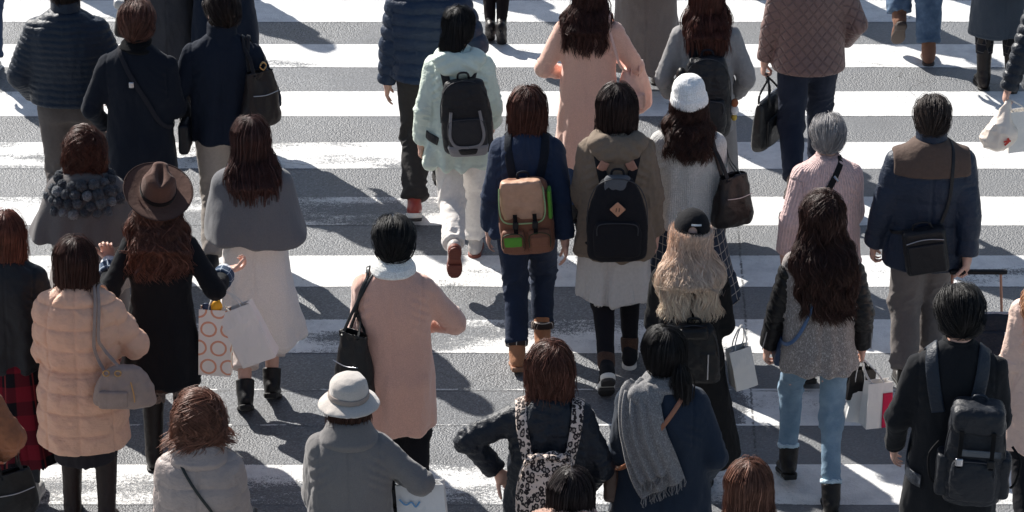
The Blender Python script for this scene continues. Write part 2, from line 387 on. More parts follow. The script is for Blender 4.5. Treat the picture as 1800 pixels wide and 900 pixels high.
# ------------------------------------------------------------------ road and crossing
D0 = 22.312
def road_mat(paint):
    g = NB('worn road paint' if paint else 'asphalt'); p = g.pos(); x, y, z = g.sep(p)
    grain = g.vor(p, 95, 'F1', 'Color'); gr = g.sep(grain)[0]; dist = g.vor(p, 95); f1 = g.noise(p, 45, 4, .75); big = g.noise(p, 1.3, 5, .6); fine = g.noise(p, 150, 2, .8)
    asp = g.ramp(g.math('ADD', g.math('MULTIPLY', gr, .45), g.math('MULTIPLY', f1, .55)), (.15, .11), (.45, .17), (.6, .20), (.9, .36))
    asp = g.mix(g.step(dist, .25, .75), asp, g.mix(.35, asp, (.05, .05, .052)))
    asp = g.mix(g.math('MULTIPLY', g.step(big, .35, .7), .3), asp, (.12, .122, .13))
    asp = g.mix(1, asp, asp)
    tint = g.n('ShaderNodeMix', data_type='RGBA', blend_type='MULTIPLY', ins={0: 1.0, 6: asp, 7: (.94, .98, 1.03, 1)}).outputs[2]
    # long cracks: one across, one seam along the walking direction
    wob = g.math('MULTIPLY', g.math('SUBTRACT', g.noise(p, 3.5, 5, .7), .5), .16)
    jit = g.math('MULTIPLY', g.math('SUBTRACT', g.noise(p, 38, 3, .8), .5), .028); seam = g.math('ABSOLUTE', g.math('ADD', g.math('SUBTRACT', g.math('ADD', x, jit), g.math('MULTIPLY_ADD', y, .0295, .82)), g.math('MULTIPLY', wob, .12)))
    cross = g.math('ABSOLUTE', g.math('ADD', g.math('SUBTRACT', y, D0 - 5.43), g.math('MULTIPLY', wob, .3)))
    ck = g.math('MAXIMUM', g.math('MULTIPLY', g.math('MULTIPLY', g.step(g.noise(p, 26, 3), .38, .52), .85), g.math('SUBTRACT', 1, g.step(seam, .001, .011))), g.math('MULTIPLY', g.math('SUBTRACT', 1, g.step(cross, .001, .007)), g.step(g.noise(p, 2.2, 2), .4, .5)))
    hair = g.vor(g.mix(.3, p, g.n('ShaderNodeTexNoise', {'Vector': p, 'Scale': 3.0, 'Detail': 8.0}).outputs['Color']), 1.1, 'DISTANCE_TO_EDGE')
    hk = g.math('MULTIPLY', g.math('SUBTRACT', 1, g.step(hair, .0, .004)), g.step(g.noise(p, .9, 2), .56, .62)); ck = g.math('MAXIMUM', ck, g.math('MULTIPLY', hk, .8))
    h = g.math('ADD', g.math('MULTIPLY', dist, -.6), g.math('MULTIPLY', f1, .8))
    if not paint:
        tar = g.step(g.noise(g.scale(p, (1, .5, 1)), 1.7, 5, .65), .55, .62); spot = g.math('MULTIPLY', g.math('SUBTRACT', 1, g.step(g.vor(p, 2.3), .03, .055)), .7); tint = g.mix(g.math('MAXIMUM', g.math('MULTIPLY', tar, .28), spot), tint, (.07, .072, .078))
        smo = g.step(x, 1.0, 1.6); tint = g.mix(g.math('MULTIPLY', smo, .6), tint, (.185, .19, .197)); lane = g.noise(g.scale(p, (1.4, .12, 1)), 1.0, 3, .5); tint = g.mix(g.math('MULTIPLY', g.step(lane, .42, .62), .22), tint, (.12, .122, .128)); col = g.mix(ck, tint, (.03, .031, .034)); h = g.math('MULTIPLY', h, g.math('ADD', .25, g.math('MULTIPLY', g.step(g.noise(p, .8, 4, .6), .35, .65), .9))); g.bump(h, .8, .012); return g.done(col, .55, 0, .55)
    k = g.math('DIVIDE', g.math('SUBTRACT', D0, y), .9); fr = g.math('MULTIPLY', g.math('FRACT', k), .9)      # 0 at the far edge, .45 at the near edge
    row = g.math('FLOOR', k)
    e = g.math('MINIMUM', fr, g.math('SUBTRACT', .45, fr))
    att = g.n('ShaderNodeAttribute', attribute_type='OBJECT', attribute_name='wear').outputs['Fac']
    patch = g.noise(g.scale(p, (.55, 1.5, 1)), 1.6, 4, .6); sp = g.math('ADD', g.math('MULTIPLY', fine, .5), g.math('MULTIPLY', f1, .5))
    w = g.math('ADD', g.math('ADD', g.math('MULTIPLY', patch, .9), g.math('MULTIPLY', sp, .75)), att)
    edge = g.math('SUBTRACT', 1, g.step(e, .010, .026)); worn6 = g.math('GREATER_THAN', att, .2); right = g.step(x, 1.18, 1.34); edge = g.math('MULTIPLY', edge, g.step(g.noise(p, 4, 4, .7), .38, .55)); w = g.math('SUBTRACT', w, g.math('MULTIPLY', right, g.math('MAXIMUM', g.math('ADD', att, .05), 0)))
    w = g.math('ADD', w, g.math('MULTIPLY', g.math('SUBTRACT', 1, g.step(e, .0, .012)), .12)); w = g.math('SUBTRACT', w, g.math('MULTIPLY', g.math('MULTIPLY', edge, worn6), .34))
    w = g.math('ADD', w, g.math('MULTIPLY', g.math('MULTIPLY', g.step(x, .8, -2.2), g.step(y, 22.5, 20.5)), .035))
    lost = g.step(w, .895, .955)
    dirty = g.noise(p, 7, 5, .7); pc = g.mix(g.step(dirty, .35, .75), (.78, .78, .765), (.58, .58, .575)); pc = g.mix(g.math('MULTIPLY', g.step(sp, .5, .7), .35), pc, (.5, .5, .5))
    col = g.mix(lost, pc, tint); col = g.mix(ck, col, (.04, .041, .044)); g.bump(g.math('ADD', g.math('MULTIPLY', h, .6), g.math('MULTIPLY', g.math('SUBTRACT', 1, lost), .35)), .7, .01)
    return g.done(col, .6, 0, .45)
def sheet(name, x0, x1, y0, y1, z, mat):
    o = new_obj(name, [(x0, y0, z), (x1, y0, z), (x1, y1, z), (x0, y1, z)], [(0, 1, 2, 3)], mat, smooth=False); o['kind'] = 'structure'; return o
sheet('road', -400, 400, -300, 900, 0, road_mat(False))
pm = road_mat(True)
WEAR = {-3: .0, -2: -.05, -1: -.04, 0: -.08, 1: -.05, 2: .0, 3: .05, 4: -.04, 5: .03, 6: .3, 7: .05, 8: .0}
for k in range(-6, 13):
    o = sheet('crosswalk_stripe', -9, 9, D0 - .9 * k - .45, D0 - .9 * k, .0015, pm); o['wear'] = float(WEAR.get(k, -.05))
# ------------------------------------------------------------------ people
def ik(a, b, l1, l2, pole):
    a, b = np.array(a, float), np.array(b, float); d = b - a; L = np.linalg.norm(d)
    if L > (l1 + l2) * .995: b = a + d / L * (l1 + l2) * .995; d = b - a; L = np.linalg.norm(d)
    x = (l1 ** 2 - l2 ** 2 + L ** 2) / (2 * L); h = math.sqrt(max(l1 ** 2 - x ** 2, 0)); u = d / L; p = np.array(pole, float); p = unit(p - (p @ u) * u)
    return a + u * x + p * h, b
FEET = {   # (x, y, lift, heel pitch)
    'stand': ((-.10, 0, 0, 0), (.10, .04, 0, 0)),
    'walkL': ((-.09, -.30, .11, 48), (.08, .22, .0, -6)),     # left foot behind, heel up
    'walkR': ((-.08, .22, .0, -6), (.09, -.30, .11, 48)),
    'stepL': ((-.09, -.16, .04, 22), (.09, .16, 0, 0)),
    'stepR': ((-.09, .16, 0, 0), (.09, -.16, .04, 22)),
    'kickL': ((-.06, -.44, .22, 78), (.09, .14, 0, 0)),
    'kickR': ((-.09, .14, 0, 0), (.06, -.44, .22, 78)),
}
ARMS = {   # wrist target for the right arm, elbow pole, palm normal, thumb direction, curl
    'down': ((.235, .03, .80), (.4, -1, 0), (-1, 0, 0), (0, 1, 0), .35),
    'fwd': ((.22, .20, .86), (.3, -1, 0), (-1, 0, .1), (0, 1, .2), .4),
    'back': ((.24, -.16, .82), (.5, -1, 0), (-1, 0, 0), (0, 1, 0), .4),
    'pocket': ((.215, .13, .89), (.65, -1, 0), (-1, 0, 0), (0, 1, 0), .4),
    'front': ((.11, .26, 1.00), (.5, -1, -.4), (-.7, -.3, .6), (0, .2, 1), .6),
    'fold': ((.02, .24, 1.05), (1, -.5, -.3), (0, -1, 0), (0, 0, 1), .5),
    'hold': ((.19, .17, .97), (.7, -1, 0), (-1, 0, 0), (0, .3, 1), .9),
    'bag': ((.25, .04, .79), (.4, -1, 0), (-1, 0, 0), (0, 1, 0), 1.0),
    'crook': ((.16, .24, 1.08), (.8, -1, -.2), (-1, 0, 0), (0, .3, 1), .7),
}
def hand_prims(wr, f, n, t, curl, spread=.0, thumb=.5):
    """palm + five jointed fingers; f finger direction, n palm normal, t thumb side"""
    f = unit(f); n = unit(np.array(n) - (np.array(n) @ f) * f); t0 = np.array(t, float); tt = np.cross(n, f); t = tt if tt @ t0 > 0 else -tt
    wr = np.array(wr, float); R = np.stack([t, n, f], 1)
    pr = [cone(wr - f * .03, wr + f * .02, .024, .024, .01), ell(wr + f * .05, (.038, .016, .046), R, .012), ell(wr + f * .03 + t * .022 + n * .008, (.017, .015, .026), R, .012)]
    ln = (.068, .076, .070, .055); rr = (.0082, .0085, .008, .0072)
    for i in range(4):
        o = (1.5 - i) * .0185; p = wr + f * (.086 - abs(i - 1) * .004) + t * o; a = 0; d = unit(f + t * (1.5 - i) * (.07 + spread))
        for j, q in enumerate((.44, .31, .25)):
            a += curl * (1.0 if j == 0 else .95) * (1 + .10 * (i - 1.5)); dd = d * math.cos(a) + n * math.sin(a); p2 = p + dd * ln[i] * q
            pr.append(cone(p, p2, rr[i] * (1 - .08 * j), rr[i] * (.92 - .1 * j), .003)); p = p2
    p = wr + f * .035 + t * .030 + n * .004; d = unit(t * (.9 - .5 * curl) + f * .9 + n * thumb * (.4 + curl))
    for j, q in enumerate((.034, .030, .024)):
        p2 = p + d * q; pr.append(cone(p, p2, .0115 - .001 * j, .0105 - .0012 * j, .004)); p = p2; d = unit(d + n * .25 * (curl + .2) + f * .2)
    return pr

def ridge(P, s=0):
    return (1 - 2.6 * np.abs(vn(P, s))) * .6 + vn(P * 2.1, s + 1) * .25
class Person:
    pass
def make_person(label, head=None, foot=None, h=1.62, yaw=0, pose='stand', arms=('down', 'down'), look=(0, 0, 0), lean=.0, girth=1.0, male=False,
                skin=True, vox=.009, sh=None, group=None, handvox=None, hide_z=None, hf=None):
    """head: pixel of the top of the head (or foot: pixel of the ground below the body)"""
    p = Person(); p.hf = {k: unit(v) for k, v in (hf or {}).items()}; s = h / 1.65; yr = math.radians(yaw); p.s = s; p.yaw = yr
    Rz = rot(z=yaw); p.Rz = Rz; p.look = look
    hc = A3(0, .045 + lean, 1.535); p.hc = hc; p.HR = rot(x=-look[0], y=look[2], z=look[1])     # look: (down deg, turn left deg, tilt)
    if head is not None: loc = ray_ground(*head, z=1.672 * s) - s * (Rz @ A3(0, hc[1] - .02, 0))
    else: loc = ray_ground(*foot)
    loc[2] = 0; p.loc = loc; p.root = empty('person', loc, yr, s, label, 'person', group)
    sx = sh or (.170 if male else .146); p.sx = sx; p.girth = girth; p.male = male
    p.sh = [A3(-sx, lean * .7, 1.305), A3(sx, lean * .7, 1.305)]; p.hip = [A3(-.085, 0, .86), A3(.085, 0, .86)]
    p.neck = A3(0, -.005 + lean * .8, 1.40); p.lean = lean
    p.el, p.wr, p.arm = [], [], []
    for i, a in enumerate(arms):
        sg = -1 if i == 0 else 1
        a = ARMS[a] if isinstance(a, str) else a
        w, po, n, t, c = a[:5]; mir = A3(sg, 1, 1); w = np.array(w) * mir + A3((sx - .165) * sg, lean * .3, -.01)
        e, w = ik(p.sh[i], w, .275, .245, np.array(po) * mir); p.el.append(e); p.wr.append(w); p.arm.append((np.array(n) * mir, np.array(t) * mir, c))
    p.kn, p.an, p.ft = [], [], FEET[pose] if isinstance(pose, str) else pose
    for i, (x, y, l, pi) in enumerate(p.ft):
        a = A3(x, y, .085 + l); k, a = ik(p.hip[i] + A3(0, 0, -.02), a, .41, .385, (0, 1, 0)); p.kn.append(k); p.an.append(a)
    p.coat = None; body(p, vox)
    return p
def body(p, vox):
    lean = p.lean; HR, hc = p.HR, p.hc; g = []
    hd = [ell((0, -.005, .022), (.075, .094, .096), None, .02), ell((0, .03, -.05), (.054, .058, .062), None, .03), cone((0, .088, .0), (0, .104, -.028), .009, .012, .012),
          ell((0, .083, -.062), (.022, .012, .008), None, .006), ell((0, .07, -.092), (.02, .018, .016), None, .012),
          ell((-.03, .088, .004), (.015, .010, .008), None, .008, 's'), ell((.03, .088, .004), (.015, .010, .008), None, .008, 's'),
          ell((-.03, .080, .004), (.012, .010, .010), None, .003), ell((.03, .080, .004), (.012, .010, .010), None, .003)]
    for sg in (-1, 1):
        hd += [ell((sg * .079, -.004, -.008), (.008, .019, .031), rot(x=12, z=sg * 22), .004), ell((sg * .088, .003, -.004), (.005, .009, .014), None, .004, 's')]
    g += xf(hd, HR, hc)
    g.append(cone(p.neck + A3(0, .0, -.05), hc + HR @ A3(0, -.02, -.06), .058, .050, .03))
    g.append(loft([(.80, .12, .09, 0, 0), (.88, .13, .095, 0, -.01), (1.02, .118, .08), (1.2, .145, .10, 0, lean * .5), (1.34, .13, .075, 0, lean * .7), (1.40, .06, .05, 0, lean * .8)], .04))
    for i in (0, 1):
        g += [cone(p.sh[i], p.el[i], .043, .033, .03), cone(p.el[i], p.wr[i], .034, .025, .02), cone(p.hip[i], p.kn[i], .082, .050, .04), cone(p.kn[i], p.an[i], .048, .034, .02)]
        pit = math.radians(p.ft[i][3]); fd = A3(0, math.cos(pit), -math.sin(pit)); dn = A3(0, -math.sin(pit), -math.cos(pit))
        g.append(cone(p.an[i] + dn * .035 - fd * .02, p.an[i] + dn * .05 + fd * .13, .032, .024, .03))
        n, t, c = p.arm[i]; f = unit(p.wr[i] - p.el[i]); p_f = getattr(p, 'hf', {}).get(i)
        g += hand_prims(p.wr[i], f if p_f is None else p_f, n, t, c)
    V, Q = mesh_sdf(g, vox); p.body = new_obj('body', V, Q, skin_mat(), p.root)

def garment_uv(p, V):
    """cylindrical cloth coordinates (m) and distance along each sleeve"""
    u = np.arctan2(V[:, 0], -(V[:, 1] - p.lean * .5)) * .19; v = V[:, 2].copy(); part = np.zeros(len(V)); al = np.full(len(V), -1.)
    dt = np.abs(np.hypot(V[:, 0] / 1.25, V[:, 1]) - .02)
    for i in (0, 1):
        best = np.full(len(V), 9.)
        for a, b, l0 in ((p.sh[i], p.el[i], 0), (p.el[i], p.wr[i], .275)):
            ab = b - a; L = np.linalg.norm(ab); q = V - a; t = np.clip(q @ ab / L ** 2, 0, 1); r = q - t[:, None] * ab; d = np.linalg.norm(r, axis=1)
            m = d < best; best[m] = d[m]; tt = l0 + t * L
            side = unit(np.cross(ab, (0, 1, 0))); up = unit(np.cross(side, ab)); an = np.arctan2(r @ side, -(r @ up)) * .06
            if l0 == 0: tl, ta = tt.copy(), an.copy()
            else: tl[m], ta[m] = tt[m], an[m]
        m = (best < .085) & (np.abs(V[:, 0]) > p.sx - .03) & (tl > .03); part[m] = i + 1; al[m] = tl[m]; u[m] = ta[m]; v[m] = 1.305 - tl[m]
    return u, v, part, al

BASEST = [(1.435, .050, .055), (1.405, .082, .070), (1.375, .118, .085), (1.34, .143, .098), (1.29, .158, .112), (1.20, .166, .124), (1.05, .160, .120), (.92, .172, .130), (.80, .185, .145)]
def coat(p, mat, hem=.78, flare=1.0, bulk=0.0, sleeve=None, style='wool', period=.06, name='coat', cuff=.0, sl=(1, 1), vents=False, waist=0, split=None, drop=0, back=0, side=0, belt=None, seed=None, puff=1.0, armk=.045, vox=.0075, folds=1.0):
    """torso + sleeves as one cloth shell"""
    g_ = p.girth; kx = (p.sx - .146) ; st = []
    hipa = .205
    for z, a, b in BASEST:
        if z > hem + .04: st.append((z, a * g_ + (kx if z > 1.0 else kx * .5) + bulk * (.45 if z > 1.32 else 1) - waist * math.exp(-((z - 1.05) / .1) ** 2), b * g_ + bulk, 0, p.lean * (z - .9) * 1.4 - .005))
    if hem < .78: st.append((.80, .185 * g_ + bulk + kx * .5, .150 * g_ + bulk, 0, -.01))
    dz = max(0, .95 - hem); ha = (.182 + dz * .06) * g_ * flare + bulk + kx * .3; hb = (.142 + dz * .06) * g_ * flare + bulk
    st.append((hem, ha, hb, side, -.01 + back))
    pr = [loft(st, .03, ex=2.25, rd=.02)]
    sr = .053 + bulk * .8 if sleeve is None else sleeve
    for i in (0, 1):
        wd = unit(p.wr[i] - p.el[i]); end = p.el[i] + wd * (.245 * sl[i] - .012)
        pr += [cone(p.sh[i], p.el[i], sr + .004, sr, armk), ccone(p.el[i] - wd * .01, end, sr, sr * .86, .012, .018)]
    if hem < 1.0:
        pr.append(loft([(hem - .06, ha - .018 - bulk * .4, hb - .018 - bulk * .4, side, -.01 + back), (hem + .055, ha - .045 - bulk, hb - .045 - bulk, side, -.01)], .004, 's', ex=2.2, rd=.004))
        # carve leaves the legs room
    if split: pr.append(box((0, -hb - .02, hem), (.012, .1, split), .005, None, .01, 's'))
    p.coat = pr; V, Q = mesh_sdf(pr, vox); n = normals(V, Q); u, v, part, al = garment_uv(p, V)
    sd_ = seed if seed is not None else abs(hash(p.root['label'])) % 50 if False else int(p.loc[0] * 37 + p.loc[1] * 11) % 97
    d = np.zeros(len(V)); T = part == 0; A = ~T
    sew = np.ones(len(V))
    if style in ('wool', 'shell', 'knit'):
        s1 = {'wool': 1.0, 'shell': 1.5, 'knit': .8}[style] * folds
        P = np.stack([u * 7, v * 2.2, part * 9], 1); d += T * fbm(P, 2, sd_) * .013 * s1 * np.clip(1.5 - v, .25, 1)
        P = np.stack([V[:, 0] * 16, V[:, 1] * 16, V[:, 2] * 9], 1); d += fbm(P, 3, sd_ + 3) * .005 * s1
        cm_ = np.clip(vn(np.stack([u * 5, v * 4, part * 3], 1), sd_ + 7) * 2 + .4, 0, 1); d += T * cm_ * ridge(np.stack([u * 15 + v * 7 * np.sign(u), v * 6 - np.abs(u) * 9, u * 0], 1), sd_ + 9) * .0048 * s1
        if style == 'shell': d += -np.abs(fbm(V * 22, 2, sd_ + 5)) * .006 * s1
        # diagonal pulls from the armpits and crumples at the elbow
        el = np.exp(-((al - .275) / .07) ** 2) * A; d += el * ridge(np.stack([al * 34, u * 12, part * 5], 1), sd_) * .0065 * s1
        pit = np.exp(-((np.abs(V[:, 0]) - p.sx - .0) / .05) ** 2 - ((V[:, 2] - 1.22) / .10) ** 2) * T
        d += pit * np.sin((np.abs(V[:, 0]) * .8 + V[:, 2]) * 2 * math.pi / .05 + vn(V * 8, 6) * 2) * .004 * s1
        cl = np.exp(-((al - .47) / .05) ** 2) * A; d += cl * ridge(np.stack([al * 42, u * 14, part * 5], 1), sd_ + 2) * .005 * s1
        hemz = np.clip((hem + .5 - v) / .5, 0, 1) * T; d += hemz * np.sin(u * 2 * math.pi / .15 + vn(np.stack([u * 4, v * 2, u * 0], 1), sd_) * 4) * .009 * s1 * (flare > 0)
    if style == 'puffer':
        w = vn(np.stack([u * 9, v * 6, part], 1), sd_) * .006 + (vn(V * 30, 2) * .0015)
        ph = np.where(T, v + w + .02 * np.abs(np.clip(np.abs(u) / .3, 0, 1)) ** 2, al + w); f = np.abs(np.sin(ph * math.pi / period)); d += (f ** .45 - .75) * (.011 + bulk * .12) * np.clip(period / .06, .55, 1.6) * puff
        d += fbm(np.stack([u * 38, v * 11, part], 1), 2, sd_ + 1) * .0030 * (1 - f ** 3 * .6) + vn(V * 18, 11) * .003
        f2 = np.exp(-(V[:, 0] / .008) ** 2) * T * (period > .085); d -= f2 * .008
    if style == 'boxquilt':   # long down coat with big panels
        ph = (v - hem) / period; f = np.abs(np.sin(ph * math.pi)); xq = np.abs(np.sin((u + .0) * math.pi / .17)) ; fa = np.abs(np.sin(al * math.pi / .11))
        ww = np.where(T, np.minimum(f ** .4, np.maximum(xq ** .35, .0)), fa ** .4); d += (ww - .8) * .020
        d += fbm(np.stack([u * 26, v * 26, part], 1), 3, sd_) * .0045 + fbm(V * 9, 2, sd_ + 2) * .006
    if belt is not None:
        for z0 in (belt, belt + .022, belt - .022): d -= np.exp(-((v - z0) / .005) ** 2) * T * .008
        d -= np.exp(-((v - belt) / .035) ** 2) * T * .012
    if style == 'plain': d += fbm(V * 12, 2, sd_) * .003
    if style in ('wool',):       # back seam, armhole seams, hem stitching, cuff stitching
        d -= np.exp(-(u / .0055) ** 2) * T * .0045; hole = np.abs(V[:, 0]) - (p.sx + .002) + .10 * np.abs(V[:, 2] - 1.27) ** 1.5
        d -= np.exp(-(hole / .006) ** 2) * (V[:, 2] > 1.14) * (V[:, 1] < .05) * .0045; d -= np.exp(-((v - hem - .035) / .0055) ** 2) * T * .003; d -= np.exp(-((al - .245 - .275 * 0 - .235) / .005) ** 2) * A * .003
    V = V + n * d[:, None]
    col = new_obj(name, V, Q, mat, p.root, {'guv': np.stack([u, v, part], 1)})
    p.coat_obj = col; return col
def sdf_part(p, name, pr, mat, vox=.0075, noise=.0, nsc=20, parent=None, uv=True, fn=None, smooth=1):
    V, Q = mesh_sdf(pr, vox, smooth)
    if noise or fn:
        n = normals(V, Q); d = fbm(V * nsc, 2, 5) * noise
        if fn: d = d + fn(V)
        V = V + n * d[:, None]
    u, v, part, al = garment_uv(p, V)
    return new_obj(name, V, Q, mat, parent or p.root, {'guv': np.stack([u, v, part], 1)})
def collar(p, mat, kind='stand', name='collar', parent=None):
    ny = p.neck[1]; par = parent or p.coat_obj
    if kind == 'stand': pr = [loft([(1.38, .080, .074, 0, ny), (1.41, .072, .068, 0, ny + .008), (1.445, .069, .066, 0, ny + .018)], ex=2, rd=.008), loft([(1.43, .056, .054, 0, ny + .02), (1.5, .058, .056, 0, ny + .02)], .006, 's', 2)]
    if kind == 'tall': pr = [loft([(1.36, .105, .092, 0, ny), (1.40, .086, .080, 0, ny + .005), (1.44, .083, .080, 0, ny + .012), (1.49, .080, .079, 0, ny + .022)], ex=2, rd=.012), loft([(1.45, .064, .062, 0, ny + .02), (1.52, .066, .064, 0, ny + .02)], .008, 's', 2)]
    if kind == 'turtle': pr = [loft([(1.37, .080, .080, 0, ny), (1.395, .088, .086, 0, ny), (1.43, .086, .082, 0, ny + .01), (1.465, .066, .064, 0, ny + .018)], ex=2, rd=.014), loft([(1.44, .053, .052, 0, ny + .02), (1.5, .055, .054, 0, ny + .02)], .008, 's', 2)]
    if kind == 'big': pr = [loft([(1.335, .15, .115, 0, ny - .01), (1.375, .145, .125, 0, ny - .015), (1.42, .118, .105, 0, ny - .005), (1.465, .098, .092, 0, ny + .012)], ex=2, rd=.02), loft([(1.42, .06, .06, 0, ny + .02), (1.5, .082, .078, 0, ny + .02)], .012, 's', 2)]
    if kind == 'lapel': pr = [loft([(1.345, .115, .100, 0, ny - .012), (1.385, .092, .092, 0, ny - .008), (1.415, .076, .078, 0, ny + .0)], ex=2, rd=.008), loft([(1.39, .058, .058, 0, ny + .01), (1.46, .06, .06, 0, ny + .012)], .006, 's', 2)]
    if kind == 'scarf': pr = [xf([ell((0, 0, 0), (.10, .092, .026), None, .01)], rot(x=-8, y=6), A3(0, ny, 1.40))[0], xf([ell((0, 0, 0), (.086, .082, .026), None, .01)], rot(x=6, y=-5), A3(0, ny + .01, 1.435))[0], xf([ell((0, 0, 0), (.078, .076, .022), None, .01)], rot(x=-3, y=3), A3(0, ny + .016, 1.468))[0], loft([(1.46, .05, .05, 0, ny + .02), (1.52, .062, .06, 0, ny + .02)], .006, 's', 2)]
    if kind == 'hood':
        pr = [ell((0, ny - .100, 1.355), (.135, .062, .085), rot(x=-18), .03), ell((-.10, ny - .03, 1.375), (.06, .085, .055), rot(z=-20), .04), ell((.10, ny - .03, 1.375), (.06, .085, .055), rot(z=20), .04), ell((0, ny - .035, 1.435), (.068, .060, .050), None, .02, 's')]
        return sdf_part(p, 'hood', pr, mat, .007, .006, 14, par, fn=lambda V: np.sin(V[:, 2] * 95 + np.abs(V[:, 0]) * 60 + vn(V * 9, 3) * 2) * .0035)
    return sdf_part(p, name, pr, mat, .006, .003 if kind != 'scarf' else .005, 18, par)
def legs(p, mat, r=(.092, .066, .052), top=.95, end=.02, flare=0, name='trousers', cuffz=None, seed=1, wr=1.0):
    pr = [loft([(.80, .140, .100, 0, -.015), (.90, .142, .102, 0, -.01), (top, .122, .092, 0, 0)], .05, ex=2.1)]
    for i in (0, 1):
        k, a = p.kn[i], p.an[i]; ax = unit(a - k); e = a + ax * (-end) + ax * .0
        pr += [cone(p.hip[i] + A3(0, -.005, -.01), k, r[0] + .004, r[1] + .006, .045), ccone(k - ax * .01, e, r[1] + .004, r[2] + flare, .008, .03)]
    V, Q = mesh_sdf(pr, .0075); n = normals(V, Q); d = fbm(V * A3(14, 14, 8), 2, seed) * .004 * wr
    for i in (0, 1):
        m = (V[:, 0] < 0) if i == 0 else (V[:, 0] >= 0)
        k, a = p.kn[i], p.an[i]; ax = unit(a - k); t = (V - k) @ ax
        d += m * (np.exp(-(t / .07) ** 2) + np.exp(-((t - .33) / .06) ** 2) * 1.2 + .25) * ridge(np.stack([t * 24 + V[:, 0] * 5, V[:, 0] * 16, V[:, 1] * 12], 1), seed + i) * .0075 * wr
    V = V + n * d[:, None]; u = np.arctan2(V[:, 0], -V[:, 1]) * .15
    o = new_obj(name, V, Q, mat, p.root, {'guv': np.stack([u, V[:, 2], V[:, 2] * 0], 1)}); return o
def skirt(p, mat, top=.95, hem=.4, a=.25, b=.22, folds=9, amp=.02, name='skirt', back=0, ex=2.0, seed=0, side=0):
    pr = [loft([(top, .15 * p.girth if top > .8 else a, .115 * p.girth if top > .8 else b)] + ([(.86, .185 * p.girth, .145 * p.girth, 0, -.01)] if top > .88 else []) + [((min(.86, top) + hem) / 2, (.185 + a) / 2 if top > .8 else a, (.145 + b) / 2 if top > .8 else b, side * .5, back * .5), (hem, a, b, side, back)], ex=ex, rd=.01),
          loft([(hem - .05, a - .018, b - .018, side, back), (hem + .15, a - .04, b - .04, side * .7, back * .6)], .004, 's', ex=ex)]
    V, Q = mesh_sdf(pr, .0075); n = normals(V, Q); th = np.arctan2(V[:, 0], -V[:, 1]); g = np.clip((.9 - V[:, 2]) / max(.9 - hem, .1), 0, 1)
    d = amp * g ** 1.2 * np.sin(th * folds + vn(np.stack([th * 2, V[:, 2] * 2, th * 0], 1), seed) * 3) + fbm(np.stack([th * 3, V[:, 2] * 3, th], 1), 2, seed) * .01 * g
    V = V + n * d[:, None] * (np.abs(n[:, 2:3]) < .7)
    return new_obj(name, V, Q, mat, p.root, {'guv': np.stack([th * .2, V[:, 2], th * 0], 1)})
